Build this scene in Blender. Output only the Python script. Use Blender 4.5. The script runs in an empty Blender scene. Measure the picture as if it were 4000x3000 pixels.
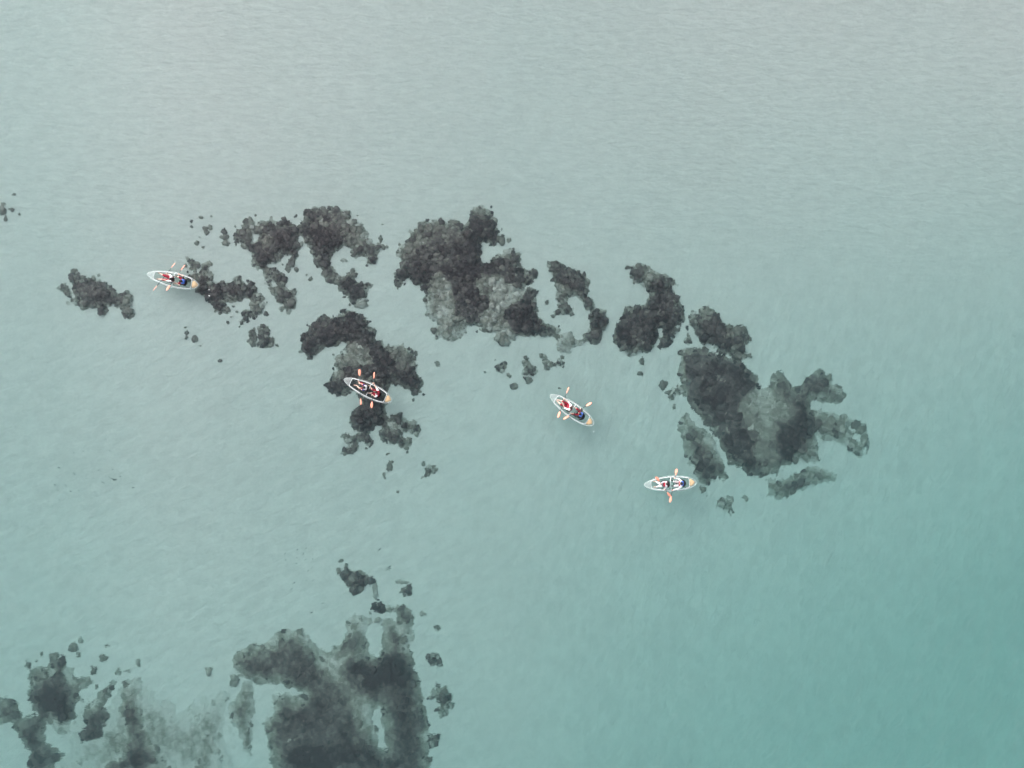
import bpy, bmesh, math, random
import numpy as np
from mathutils import Vector, Matrix, noise as mnoise

random.seed(7)
rng = np.random.RandomState(11)
scene = bpy.context.scene
COL = scene.collection

# ---------------------------------------------------------------- camera, sky, sun, exposure
H_CAM = 50.0                      # drone height above the water, metres
PPM = 60.0                        # photograph pixels (of 4000) per metre on the water
cam_d = bpy.data.cameras.new('camera')
cam_d.sensor_fit = 'HORIZONTAL'
cam_d.sensor_width = 36.0
cam_d.lens = 36.0 * H_CAM / (4000.0 / PPM)
cam_d.clip_start = 0.5
cam_d.clip_end = 2000.0
cam = bpy.data.objects.new('camera', cam_d)
COL.objects.link(cam)
cam.location = (0, 0, H_CAM)
cam.rotation_euler = (0, 0, 0)
scene.camera = cam

SUN_EL, SUN_AZ = math.radians(27), math.radians(-40)   # azimuth from +Y towards +X
world = bpy.data.worlds.new('World')
scene.world = world
world.use_nodes = True
wn, wl = world.node_tree.nodes, world.node_tree.links
wn.clear()
sky = wn.new('ShaderNodeTexSky')
sky.sky_type = 'NISHITA'
sky.sun_disc = False
sky.sun_elevation = SUN_EL
sky.sun_rotation = SUN_AZ
sky.air_density = 1.0
sky.dust_density = 3.0
sky.ozone_density = 1.0
hs = wn.new('ShaderNodeHueSaturation')          # an overcast sky: almost no colour
hs.inputs['Saturation'].default_value = 0.22
bg = wn.new('ShaderNodeBackground')
bg.inputs['Strength'].default_value = 0.15
wo = wn.new('ShaderNodeOutputWorld')
wl.new(sky.outputs[0], hs.inputs['Color'])
wl.new(hs.outputs[0], bg.inputs['Color'])
wl.new(bg.outputs[0], wo.inputs['Surface'])

sun_d = bpy.data.lights.new('sun', 'SUN')
sun_d.energy = 0.5
sun_d.angle = math.radians(85)
sun_d.color = (1.0, 0.97, 0.93)
sun = bpy.data.objects.new('sun', sun_d)
COL.objects.link(sun)
sdir = Vector((math.sin(SUN_AZ) * math.cos(SUN_EL), math.cos(SUN_AZ) * math.cos(SUN_EL), math.sin(SUN_EL)))
sun.rotation_euler = sdir.to_track_quat('Z', 'Y').to_euler()
sun.location = sdir * 80

scene.view_settings.view_transform = 'Standard'
scene.view_settings.look = 'None'
scene.view_settings.exposure = 1.55
scene.view_settings.gamma = 1.0
scene.view_settings.use_curve_mapping = False
scene.render.engine = 'CYCLES'
cy = scene.cycles
cy.max_bounces = 10
cy.diffuse_bounces = 4
cy.glossy_bounces = 3
cy.transmission_bounces = 8
cy.volume_bounces = 2
cy.transparent_max_bounces = 16
cy.caustics_refractive = True
cy.caustics_reflective = False
cy.use_denoising = True

# ---------------------------------------------------------------- helpers
def tag(o, label=None, cat=None, group=None, kind=None):
    if label: o['label'] = label
    if cat: o['category'] = cat
    if group: o['group'] = group
    if kind: o['kind'] = kind
    return o

def empty(name, loc=(0, 0, 0), rz=0.0):
    o = bpy.data.objects.new(name, None)
    o.empty_display_size = 0.2
    COL.objects.link(o)
    o.location = loc
    o.rotation_euler = (0, 0, rz)
    return o

def link_mesh(name, me, mat=None, parent=None, loc=(0, 0, 0)):
    o = bpy.data.objects.new(name, me)
    COL.objects.link(o)
    if mat is not None:
        me.materials.clear()
        me.materials.append(mat)
    if parent is not None:
        o.parent = parent
    o.location = loc
    return o

def mesh_np(name, V, F, smooth=True):
    """V (n,3) array, F (m,4) or (m,3) int array"""
    me = bpy.data.meshes.new(name)
    V = np.asarray(V, dtype=np.float32); F = np.asarray(F, dtype=np.int32)
    k = F.shape[1]
    me.vertices.add(len(V)); me.vertices.foreach_set('co', V.ravel())
    me.loops.add(F.size); me.loops.foreach_set('vertex_index', F.ravel())
    me.polygons.add(len(F))
    me.polygons.foreach_set('loop_start', np.arange(0, F.size, k, dtype=np.int32))
    me.polygons.foreach_set('loop_total', np.full(len(F), k, dtype=np.int32))
    me.update(calc_edges=True)
    if smooth:
        me.polygons.foreach_set('use_smooth', np.ones(len(F), dtype=bool))
    return me

class Geo:
    """collects vertices and faces of any size"""
    def __init__(s): s.v = []; s.f = []
    def add(s, vs, fs):
        b = len(s.v); s.v += [tuple(v) for v in vs]; s.f += [tuple(i + b for i in f) for f in fs]
    def mesh(s, name, smooth=True):
        me = bpy.data.meshes.new(name)
        me.from_pydata(s.v, [], s.f); me.validate(); me.update()
        if smooth:
            for p in me.polygons: p.use_smooth = True
        return me

def frame(d):
    d = d.normalized()
    a = Vector((0, 0, 1)) if abs(d.z) < 0.9 else Vector((1, 0, 0))
    u = d.cross(a).normalized(); v = d.cross(u).normalized()
    return u, v

def tube(g, pts, rad, n=10, closed=False, squash=1.0):
    pts = [Vector(p) for p in pts]
    if not hasattr(rad, '__len__'): rad = [rad] * len(pts)
    rings, vs, fs = [], [], []
    N = len(pts)
    pu = None
    for i, p in enumerate(pts):
        if closed: d = pts[(i + 1) % N] - pts[i - 1]
        else: d = pts[min(i + 1, N - 1)] - pts[max(i - 1, 0)]
        d.normalize()
        if pu is None: u, v = frame(d)
        else:
            u = (pu - d * pu.dot(d))
            if u.length < 1e-6: u, _ = frame(d)
            u.normalize(); v = d.cross(u)
        pu = u
        for k in range(n):
            a = 2 * math.pi * k / n
            vs.append(p + u * math.cos(a) * rad[i] + v * math.sin(a) * rad[i] * squash)
    M = N if closed else N - 1
    for i in range(M):
        a, b = i * n, ((i + 1) % N) * n
        for k in range(n):
            fs.append((a + k, a + (k + 1) % n, b + (k + 1) % n, b + k))
    if not closed:
        fs.append(tuple(reversed(range(n)))); fs.append(tuple(range((N - 1) * n, N * n)))
    g.add(vs, fs)

def ball(g, c, r, nu=12, nv=8, rot=None):
    if not hasattr(r, '__len__'): r = (r, r, r)
    c = Vector(c); vs = []; fs = []
    vs.append(Vector((0, 0, r[2])))
    for j in range(1, nv):
        t = math.pi * j / nv
        for i in range(nu):
            a = 2 * math.pi * i / nu
            vs.append(Vector((r[0] * math.sin(t) * math.cos(a), r[1] * math.sin(t) * math.sin(a), r[2] * math.cos(t))))
    vs.append(Vector((0, 0, -r[2])))
    for i in range(nu):
        fs.append((0, 1 + i, 1 + (i + 1) % nu))
        for j in range(nv - 2):
            a = 1 + j * nu; b = a + nu
            fs.append((a + i, b + i, b + (i + 1) % nu, a + (i + 1) % nu))
        a = 1 + (nv - 2) * nu
        fs.append((a + i, len(vs) - 1, a + (i + 1) % nu))
    if rot is not None: vs = [rot @ v for v in vs]
    g.add([c + v for v in vs], fs)

def capsule(g, a, b, ra, rb, n=12):
    a, b = Vector(a), Vector(b)
    ball(g, a, ra, n, 8); ball(g, b, rb, n, 8)
    if (b - a).length > 1e-4: tube(g, [a, b], [ra, rb], n)

def remeshed(g, name, voxel, smooth_it=2):
    me = g.mesh(name + '_raw')
    o = bpy.data.objects.new('tmp', me); COL.objects.link(o)
    m = o.modifiers.new('r', 'REMESH'); m.mode = 'VOXEL'; m.voxel_size = voxel; m.use_smooth_shade = True
    if smooth_it:
        s = o.modifiers.new('s', 'SMOOTH'); s.factor = 0.5; s.iterations = smooth_it
    dg = bpy.context.evaluated_depsgraph_get()
    out = bpy.data.meshes.new_from_object(o.evaluated_get(dg))
    out.name = name
    bpy.data.objects.remove(o); bpy.data.meshes.remove(me)
    return out

# ---- 2-D value noise for arrays
_T = rng.rand(256, 256)
def vnoise(x, y):
    xi = np.floor(x).astype(int); yi = np.floor(y).astype(int)
    fx = x - xi; fy = y - yi
    fx = fx * fx * (3 - 2 * fx); fy = fy * fy * (3 - 2 * fy)
    a = _T[xi % 256, yi % 256]; b = _T[(xi + 1) % 256, yi % 256]
    c = _T[xi % 256, (yi + 1) % 256]; d = _T[(xi + 1) % 256, (yi + 1) % 256]
    return (a * (1 - fx) + b * fx) * (1 - fy) + (c * (1 - fx) + d * fx) * fy
def fbm(x, y, o=4):
    s = 0; a = 0.5; t = 0
    for k in range(o):
        s = s + a * vnoise(x * 2 ** k + 17.3 * k, y * 2 ** k + 5.7 * k); t += a; a *= 0.5
    return s / t - 0.5
def sstep(e0, e1, x):
    t = np.clip((x - e0) / (e1 - e0), 0, 1)
    return t * t * (3 - 2 * t)

# ---------------------------------------------------------------- where things stand
def depth(x, y):
    """water depth over the sand (m): shelving from the beach side to the lower right"""
    x = np.asarray(x, float); y = np.asarray(y, float)
    u = x / 33.3; v = -y / 25.0
    t = 0.5 + 0.28 * v + 0.20 * u + 0.34 * u * v * (u > 0)
    d = 0.75 + 2.0 * sstep(0.0, 1.35, t) * 1.35
    d = d + 0.45 * (1 - sstep(-34.0, -20.0, x))
    d = d + 0.12 * fbm(x / 14 + 3, y / 14 + 9, 3)
    return np.clip(d, 0.5, 4.5)

def at_surface(px, py, z=0.0):
    """photograph pixel -> metres, for something z above the water"""
    k = (H_CAM - z) / H_CAM
    return np.array([(px - 2000.0) / PPM * k, (1500.0 - py) / PPM * k])

def at_seabed(px, py, rise=0.3):
    """photograph pixel -> metres on the seabed, allowing for refraction at the surface"""
    s = np.array([(px - 2000.0) / PPM, (1500.0 - py) / PPM])
    r = np.hypot(*s) + 1e-9
    sn = (r / math.hypot(r, H_CAM)) / 1.333
    tn = sn / math.sqrt(1 - sn * sn)
    p = s.copy()
    for _ in range(3):
        d = max(float(depth(*p)) - rise, 0.1)
        p = s * (1 + d * tn / r)
    return p

CROPS = {  # areas that were measured: origin and photograph pixels per measured unit
    'R1': (0, 700, 1100 / 2212), 'R2': (800, 750, 900 / 2133), 'R3': (1450, 750, 1000 / 2212),
    'R4': (1100, 1150, 1100 / 2212), 'R5': (2200, 950, 1300 / 1961), 'R6': (0, 2100, 1000 / 1843),
    'R7': (800, 2100, 1100 / 2028), 'Z3': (700, 1000, 460 / 2212), 'F1': (1000, 2050, 600 / 2212),
    'F2': (100, 1750, 600 / 2212),
    'K1': (550, 990, 260 / 2212), 'K2': (1320, 1420, 240 / 2212), 'K3': (2120, 1490, 240 / 1991),
    'K4': (2490, 1810, 260 / 2212)}
def crop(c, x, y):
    ox, oy, s = CROPS[c]
    return ox + x * s, oy + y * s

# ---------------------------------------------------------------- materials
def mat_new(name):
    m = bpy.data.materials.new(name); m.use_nodes = True
    m.node_tree.nodes.clear()
    return m, m.node_tree.nodes, m.node_tree.links

def out(n, l, surf=None, vol=None):
    o = n.new('ShaderNodeOutputMaterial')
    if surf: l.new(surf, o.inputs['Surface'])
    if vol: l.new(vol, o.inputs['Volume'])

def simple(name, col, rough=0.6, var=0.15, scale=40.0, spec=0.4, bump=0.0):
    m, n, l = mat_new(name)
    p = n.new('ShaderNodeBsdfPrincipled')
    p.inputs['Roughness'].default_value = rough
    p.inputs['Specular IOR Level'].default_value = spec
    tc = n.new('ShaderNodeTexCoord')
    t = n.new('ShaderNodeTexNoise'); t.inputs['Scale'].default_value = scale; t.inputs['Detail'].default_value = 4
    l.new(tc.outputs['Object'], t.inputs['Vector'])
    r = n.new('ShaderNodeValToRGB')
    r.color_ramp.elements[0].position = 0.3; r.color_ramp.elements[1].position = 0.7
    r.color_ramp.elements[0].color = (*[c * (1 - var) for c in col], 1)
    r.color_ramp.elements[1].color = (*[min(1, c * (1 + var)) for c in col], 1)
    l.new(t.outputs[0], r.inputs[0]); l.new(r.outputs[0], p.inputs['Base Color'])
    if bump:
        b = n.new('ShaderNodeBump'); b.inputs['Strength'].default_value = bump; b.inputs['Distance'].default_value = 0.01
        l.new(t.outputs[0], b.inputs['Height']); l.new(b.outputs[0], p.inputs['Normal'])
    out(n, l, p.outputs[0])
    return m

def clear_plastic(name, milk, tint=(0.93, 0.96, 0.95), rough=0.12, edge=0.35):
    m, n, l = mat_new(name)
    tr = n.new('ShaderNodeBsdfTransparent'); tr.inputs[0].default_value = (*tint, 1)
    df = n.new('ShaderNodeBsdfPrincipled'); df.inputs['Base Color'].default_value = (0.78, 0.80, 0.80, 1)
    df.inputs['Roughness'].default_value = rough
    lw = n.new('ShaderNodeLayerWeight'); lw.inputs['Blend'].default_value = 0.35
    tx = n.new('ShaderNodeTexNoise'); tx.inputs['Scale'].default_value = 6; tx.inputs['Detail'].default_value = 5
    tc = n.new('ShaderNodeTexCoord'); l.new(tc.outputs['Object'], tx.inputs['Vector'])
    ma = n.new('ShaderNodeMath'); ma.operation = 'MULTIPLY_ADD'; ma.inputs[1].default_value = edge; ma.inputs[2].default_value = milk
    l.new(lw.outputs['Facing'], ma.inputs[0])
    mb = n.new('ShaderNodeMath'); mb.operation = 'MULTIPLY_ADD'; mb.inputs[1].default_value = milk * 0.9; mb.inputs[2].default_value = -milk * 0.45
    l.new(tx.outputs[0], mb.inputs[0])
    mc = n.new('ShaderNodeMath'); mc.operation = 'ADD'; mc.use_clamp = True
    l.new(ma.outputs[0], mc.inputs[0]); l.new(mb.outputs[0], mc.inputs[1])
    mx = n.new('ShaderNodeMixShader')
    l.new(mc.outputs[0], mx.inputs[0]); l.new(tr.outputs[0], mx.inputs[1]); l.new(df.outputs[0], mx.inputs[2])
    out(n, l, mx.outputs[0])
    return m

M = {}
def build_sand():
    m, n, l = mat_new('pale_sand')
    g = n.new('ShaderNodeNewGeometry')
    p = n.new('ShaderNodeBsdfPrincipled'); p.inputs['Roughness'].default_value = 0.95; p.inputs['Specular IOR Level'].default_value = 0.1
    def noise(sc, det, vec=None):
        t = n.new('ShaderNodeTexNoise'); t.inputs['Scale'].default_value = sc; t.inputs['Detail'].default_value = det
        l.new(vec or g.outputs['Position'], t.inputs['Vector']); return t
    n1 = noise(0.09, 3); n2 = noise(1.1, 5); n3 = noise(14.0, 3)
    r = n.new('ShaderNodeValToRGB')
    r.color_ramp.elements[0].position = 0.35; r.color_ramp.elements[0].color = (0.745, 0.71, 0.685, 1)
    r.color_ramp.elements[1].position = 0.65; r.color_ramp.elements[1].color = (0.76, 0.725, 0.70, 1)
    l.new(n1.outputs[0], r.inputs[0])
    r2 = n.new('ShaderNodeMapRange'); r2.inputs['To Min'].default_value = 0.975; r2.inputs['To Max'].default_value = 1.02
    r2.inputs['From Min'].default_value = 0.3; r2.inputs['From Max'].default_value = 0.7
    l.new(n2.outputs[0], r2.inputs['Value'])
    r3 = n.new('ShaderNodeMapRange'); r3.inputs['To Min'].default_value = 0.93; r3.inputs['To Max'].default_value = 1.07
    r3.inputs['From Min'].default_value = 0.3; r3.inputs['From Max'].default_value = 0.7
    l.new(n3.outputs[0], r3.inputs['Value'])
    mu = n.new('ShaderNodeMath'); mu.operation = 'MULTIPLY'; l.new(r2.outputs[0], mu.inputs[0]); l.new(r3.outputs[0], mu.inputs[1])
    vm = n.new('ShaderNodeVectorMath'); vm.operation = 'SCALE'
    l.new(r.outputs[0], vm.inputs[0]); l.new(mu.outputs[0], vm.inputs['Scale'])
    l.new(vm.outputs[0], p.inputs['Base Color'])
    # sand ripples: level crests towards the beach, leaning ones to the right and lower left
    def ripple(rot, sx, sy):
        mp = n.new('ShaderNodeMapping'); mp.vector_type = 'TEXTURE'; mp.inputs['Rotation'].default_value = (0, 0, math.radians(rot)); mp.inputs['Scale'].default_value = (1 / sx, 1 / sy, 1)
        l.new(g.outputs['Position'], mp.inputs['Vector'])
        q = noise(1.0, 2.5, mp.outputs[0]); q.inputs['Distortion'].default_value = 0.5
        return q
    ra = ripple(0, 1.1, 3.6); rb = ripple(70, 1.0, 2.4); rc = ripple(28, 0.9, 2.4)
    sx = n.new('ShaderNodeSeparateXYZ'); l.new(g.outputs['Position'], sx.inputs[0])
    def ramp(sock, a0, a1):
        q = n.new('ShaderNodeMapRange'); q.interpolation_type = 'SMOOTHSTEP'; q.inputs['From Min'].default_value = a0; q.inputs['From Max'].default_value = a1
        l.new(sock, q.inputs['Value']); return q
    my, mxr = ramp(sx.outputs['Y'], 0, 14), ramp(sx.outputs['X'], -8, 8)
    m1 = n.new('ShaderNodeMix'); l.new(mxr.outputs[0], m1.inputs[0]); l.new(rc.outputs[0], m1.inputs[2]); l.new(rb.outputs[0], m1.inputs[3])
    m2 = n.new('ShaderNodeMix'); l.new(my.outputs[0], m2.inputs[0]); l.new(m1.outputs[0], m2.inputs[2]); l.new(ra.outputs[0], m2.inputs[3])
    b = n.new('ShaderNodeBump'); b.inputs['Strength'].default_value = 1.0; b.inputs['Distance'].default_value = 0.09
    l.new(m2.outputs[0], b.inputs['Height']); l.new(b.outputs[0], p.inputs['Normal'])
    # light and dark of the water ripples painted into the sand colour
    sr = n.new('ShaderNodeMapRange'); sr.inputs['From Min'].default_value = 0.35; sr.inputs['From Max'].default_value = 0.65
    sr.inputs['To Min'].default_value = 0.945; sr.inputs['To Max'].default_value = 1.035
    l.new(m2.outputs[0], sr.inputs['Value'])
    mu2 = n.new('ShaderNodeMath'); mu2.operation = 'MULTIPLY'; l.new(mu.outputs[0], mu2.inputs[0]); l.new(sr.outputs[0], mu2.inputs[1])
    l.new(mu2.outputs[0], vm.inputs['Scale'])
    out(n, l, p.outputs[0])
    return m

def build_rock():
    """algae-covered rock; the tone says how much pale bare rock and settled sand shows"""
    m, n, l = mat_new('algae_rock')
    g = n.new('ShaderNodeNewGeometry')
    p = n.new('ShaderNodeBsdfPrincipled'); p.inputs['Roughness'].default_value = 0.95; p.inputs['Specular IOR Level'].default_value = 0.1
    at = n.new('ShaderNodeAttribute'); at.attribute_name = 'tone'
    oi = n.new('ShaderNodeObjectInfo')
    sep = n.new('ShaderNodeSeparateColor'); l.new(oi.outputs['Color'], sep.inputs[0])
    ad = n.new('ShaderNodeMath'); ad.operation = 'ADD'          # mounds carry the attribute, heads the object colour
    l.new(at.outputs['Fac'], ad.inputs[0]); l.new(sep.outputs[0], ad.inputs[1])
    t = n.new('ShaderNodeTexNoise'); t.inputs['Scale'].default_value = 3.2; t.inputs['Detail'].default_value = 6; t.inputs['Roughness'].default_value = 0.65
    l.new(g.outputs['Position'], t.inputs['Vector'])
    mr = n.new('ShaderNodeMapRange'); mr.inputs['From Min'].default_value = 0.25; mr.inputs['From Max'].default_value = 0.75
    mr.inputs['To Min'].default_value = -0.22; mr.inputs['To Max'].default_value = 0.22
    l.new(t.outputs[0], mr.inputs['Value'])
    ad2 = n.new('ShaderNodeMath'); ad2.operation = 'ADD'; ad2.use_clamp = True
    l.new(ad.outputs[0], ad2.inputs[0]); l.new(mr.outputs[0], ad2.inputs[1])
    r = n.new('ShaderNodeValToRGB')
    cr = r.color_ramp
    cr.elements[0].position = 0.0; cr.elements[0].color = (0.068, 0.055, 0.062, 1)
    cr.elements[1].position = 1.0; cr.elements[1].color = (0.68, 0.65, 0.62, 1)
    e = cr.elements.new(0.3); e.color = (0.165, 0.142, 0.142, 1)
    e = cr.elements.new(0.6); e.color = (0.32, 0.305, 0.27, 1)
    l.new(ad2.outputs[0], r.inputs[0]); l.new(r.outputs[0], p.inputs['Base Color'])
    t2 = n.new('ShaderNodeTexNoise'); t2.inputs['Scale'].default_value = 9; t2.inputs['Detail'].default_value = 5
    l.new(g.outputs['Position'], t2.inputs['Vector'])
    b = n.new('ShaderNodeBump'); b.inputs['Strength'].default_value = 0.8; b.inputs['Distance'].default_value = 0.12
    l.new(t2.outputs[0], b.inputs['Height']); l.new(b.outputs[0], p.inputs['Normal'])
    out(n, l, p.outputs[0])
    return m

def build_water():
    m, n, l = mat_new('sea_water')
    g = n.new('ShaderNodeNewGeometry')
    rf = n.new('ShaderNodeBsdfRefraction'); rf.inputs['IOR'].default_value = 1.333; rf.inputs['Roughness'].default_value = 0.0
    gl = n.new('ShaderNodeBsdfGlossy'); gl.inputs['Roughness'].default_value = 0.04
    fr = n.new('ShaderNodeFresnel'); fr.inputs['IOR'].default_value = 1.333
    mp = n.new('ShaderNodeMapping'); mp.inputs['Rotation'].default_value = (0, 0, math.radians(24)); mp.inputs['Scale'].default_value = (2.8, 5.5, 3)
    l.new(g.outputs['Position'], mp.inputs['Vector'])
    t = n.new('ShaderNodeTexNoise'); t.inputs['Scale'].default_value = 1.0; t.inputs['Detail'].default_value = 4
    l.new(mp.outputs[0], t.inputs['Vector'])
    b = n.new('ShaderNodeBump'); b.inputs['Strength'].default_value = 0.7; b.inputs['Distance'].default_value = 0.045
    l.new(t.outputs[0], b.inputs['Height'])
    for q in (rf, gl, fr): l.new(b.outputs[0], q.inputs['Normal'])
    mx = n.new('ShaderNodeMixShader')
    l.new(fr.outputs[0], mx.inputs[0]); l.new(rf.outputs[0], mx.inputs[1]); l.new(gl.outputs[0], mx.inputs[2])
    va = n.new('ShaderNodeVolumeAbsorption'); va.inputs['Color'].default_value = (0.09, 0.70, 0.665, 1); va.inputs['Density'].default_value = 0.18
    vs = n.new('ShaderNodeVolumeScatter'); vs.inputs['Color'].default_value = (0.62, 0.92, 1.0, 1); vs.inputs['Density'].default_value = 0.06
    vs.inputs['Anisotropy'].default_value = 0.2
    ad = n.new('ShaderNodeAddShader'); l.new(va.outputs[0], ad.inputs[0]); l.new(vs.outputs[0], ad.inputs[1])
    out(n, l, mx.outputs[0], ad.outputs[0])
    return m

M['sand'] = build_sand()
M['rock'] = build_rock()
M['water'] = build_water()
M['hull'] = clear_plastic('clear_polycarbonate', 0.03, edge=0.30)
M['deck'] = clear_plastic('scuffed_clear_deck', 0.13, edge=0.25)
M['rim'] = clear_plastic('frosted_rim', 0.26, edge=0.2)
M['white'] = simple('white_painted_tube', (0.70, 0.72, 0.72), 0.35, 0.05)
M['cushion'] = simple('tan_vinyl', (0.78, 0.46, 0.25), 0.6, 0.06, 9)
M['black'] = simple('black_nylon', (0.022, 0.023, 0.026), 0.8, 0.3, 30)
M['shaft'] = simple('dark_green_shaft', (0.03, 0.055, 0.052), 0.45, 0.15)
M['blade'] = simple('orange_plastic', (0.78, 0.30, 0.21), 0.4, 0.07, 12)
M['skin'] = simple('skin', (0.66, 0.43, 0.35), 0.55, 0.06, 25)
M['skin2'] = simple('skin_tanned', (0.55, 0.34, 0.26), 0.55, 0.06, 25)
M['hair'] = simple('black_hair', (0.012, 0.011, 0.012), 0.5, 0.3, 60)
M['hair2'] = simple('brown_hair', (0.05, 0.018, 0.013), 0.5, 0.3, 60)
M['red'] = simple('red_nylon', (0.27, 0.012, 0.030), 0.75, 0.22, 14, bump=0.5)
M['blue'] = simple('blue_nylon', (0.07, 0.15, 0.50), 0.75, 0.15, 14, bump=0.5)
M['navy'] = simple('navy_cotton', (0.03, 0.03, 0.12), 0.85, 0.2, 18, bump=0.4)
M['grey'] = simple('light_grey_cotton', (0.42, 0.42, 0.44), 0.85, 0.12, 18, bump=0.4)
M['cotton'] = simple('white_cotton', (0.60, 0.59, 0.60), 0.85, 0.05, 18, bump=0.4)
M['blacktee'] = simple('black_cotton', (0.02, 0.02, 0.022), 0.85, 0.2, 18, bump=0.4)
M['fish'] = simple('fish_skin', (0.10, 0.11, 0.11), 0.5, 0.2, 8)
M['foam'] = simple('foam', (0.85, 0.87, 0.88), 0.7, 0.05, 20)

# ---------------------------------------------------------------- the seabed and the water
def axis(core, step, far, grow=1.35):
    a = list(np.arange(-core, core + 1e-6, step))
    s = step; e = a[-1]; ext = []
    while e < far:
        s *= grow; e = min(e + s, far); ext.append(e)
    return np.array([-q for q in reversed(ext)] + a + ext)

def grid_faces(nx, ny):
    i = np.arange(nx - 1)[:, None] * ny + np.arange(ny - 1)[None, :]
    i = i.ravel()
    return np.stack([i, i + ny, i + ny + 1, i + 1], 1)

xs = axis(39.0, 0.25, 400.0); ys = axis(30.0, 0.25, 400.0)
X, Y = np.meshgrid(xs, ys, indexing='ij')
Z = -depth(X, Y) + 0.05 * fbm(X / 1.9, Y / 1.1, 3)
V = np.stack([X.ravel(), Y.ravel(), Z.ravel()], 1)
o = link_mesh('seabed', mesh_np('seabed', V, grid_faces(len(xs), len(ys))), M['sand'])
tag(o, 'pale rippled sand of the sea floor', kind='structure')

def waves(x, y):
    """small wind waves: long crests that turn from level at the top to leaning at the right"""
    h = 0
    r = np.random.RandomState(5)
    up = sstep(-2, 14, y); right = sstep(-6, 12, x) * (1 - 0.92 * up); low = (1 - sstep(-14, 4, y)) * (1 - sstep(0, 16, x))
    fams = [(90, up, (0.4, 0.8), 0.0010), (158, right + 0.15, (0.4, 0.95), 0.0075), (118, low + 0.15, (0.4, 1.0), 0.0055),
            (172, right, (1.2, 2.2), 0.006)]
    h = 0; wx = x + 1.3 * fbm(x / 5, y / 5, 2); wy = y + 1.3 * fbm(x / 5 + 31, y / 5 + 7, 2)
    for ang, mask, (l0, l1), amp in fams:
        for k in range(7):
            a = math.radians(ang + r.uniform(-24, 24)); L = r.uniform(l0, l1); ph = r.uniform(0, 6.28)
            env = 0.35 + 1.3 * vnoise(x / (3 + k) + k * 9.1, y / (3 + k) + ang)
            h = h + 1.35 * amp * mask * env * np.sin(2 * math.pi * (wx * math.cos(a) + wy * math.sin(a)) / L + ph)
    # rings spreading from dipped paddle blades, and the low bow waves beside the hulls
    for px, py, A, r0 in ((684, 1021, .010, .45), (1456, 1590, .016, .55), (1440, 1596, .008, .9), (2176, 1632, .010, .5), (2618, 1958, .010, .5),
                          (2312, 1672, .007, .9), (560, 1068, .005, .8), (2512, 1895, .005, .8), (600, 1132, .007, .4)):
        c = at_surface(px, py); rr = np.hypot(x - c[0], y - c[1])
        h = h + A * np.exp(-((rr - r0) / .38) ** 2) * np.sin(2 * math.pi * rr / .42)
    return h

xs = axis(37.5, 0.125, 410.0, 1.5); ys = axis(28.5, 0.125, 410.0, 1.5)
X, Y = np.meshgrid(xs, ys, indexing='ij')
fade = (1 - sstep(36.5, 37.5, np.abs(X))) * (1 - sstep(27.5, 28.5, np.abs(Y)))
Z = waves(X, Y) * fade
V = np.stack([X.ravel(), Y.ravel(), Z.ravel()], 1)
F = grid_faces(len(xs), len(ys))
nx, ny = len(xs), len(ys)
edge = [i * ny for i in range(nx)] + [(nx - 1) * ny + j for j in range(1, ny)] + [i * ny + ny - 1 for i in range(nx - 2, -1, -1)] + [j for j in range(ny - 2, 0, -1)]
base = len(V)
low = V[edge].copy(); low[:, 2] = -9.0
V = np.vstack([V, low, [[0, 0, -9.0]]])
n_e = len(edge)
side = [[edge[k], base + k, base + (k + 1) % n_e, edge[(k + 1) % n_e]] for k in range(n_e)]
F = np.vstack([F, np.array(side)])
me = mesh_np('sea', V, F)
bm = bmesh.new(); bm.from_mesh(me); bm.verts.ensure_lookup_table()
c = bm.verts[base + n_e]
for k in range(n_e):
    bm.faces.new((bm.verts[base + k], c, bm.verts[base + (k + 1) % n_e]))
bmesh.ops.recalc_face_normals(bm, faces=bm.faces)
bm.to_mesh(me); bm.free()
o = link_mesh('water', me, M['water'])
tag(o, 'clear shallow turquoise sea with small wind ripples', kind='structure')

# ---------------------------------------------------------------- reefs
def seg_sd(P, poly):
    """signed distance (positive inside) from points P (n,2) to a closed polygon (m,2)"""
    A = poly; B = np.roll(poly, -1, 0)
    d = np.full(len(P), 1e9); inside = np.zeros(len(P), bool)
    for a, b in zip(A, B):
        e = b - a; w = P - a
        t = np.clip((w @ e) / (e @ e + 1e-12), 0, 1)
        q = w - t[:, None] * e
        d = np.minimum(d, np.hypot(q[:, 0], q[:, 1]))
        c1 = (a[1] <= P[:, 1]) & (b[1] > P[:, 1]); c2 = (b[1] <= P[:, 1]) & (a[1] > P[:, 1])
        cr = e[0] * w[:, 1] - e[1] * w[:, 0]
        inside ^= (c1 & (cr > 0)) | (c2 & (cr < 0))
    return np.where(inside, d, -d)

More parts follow.
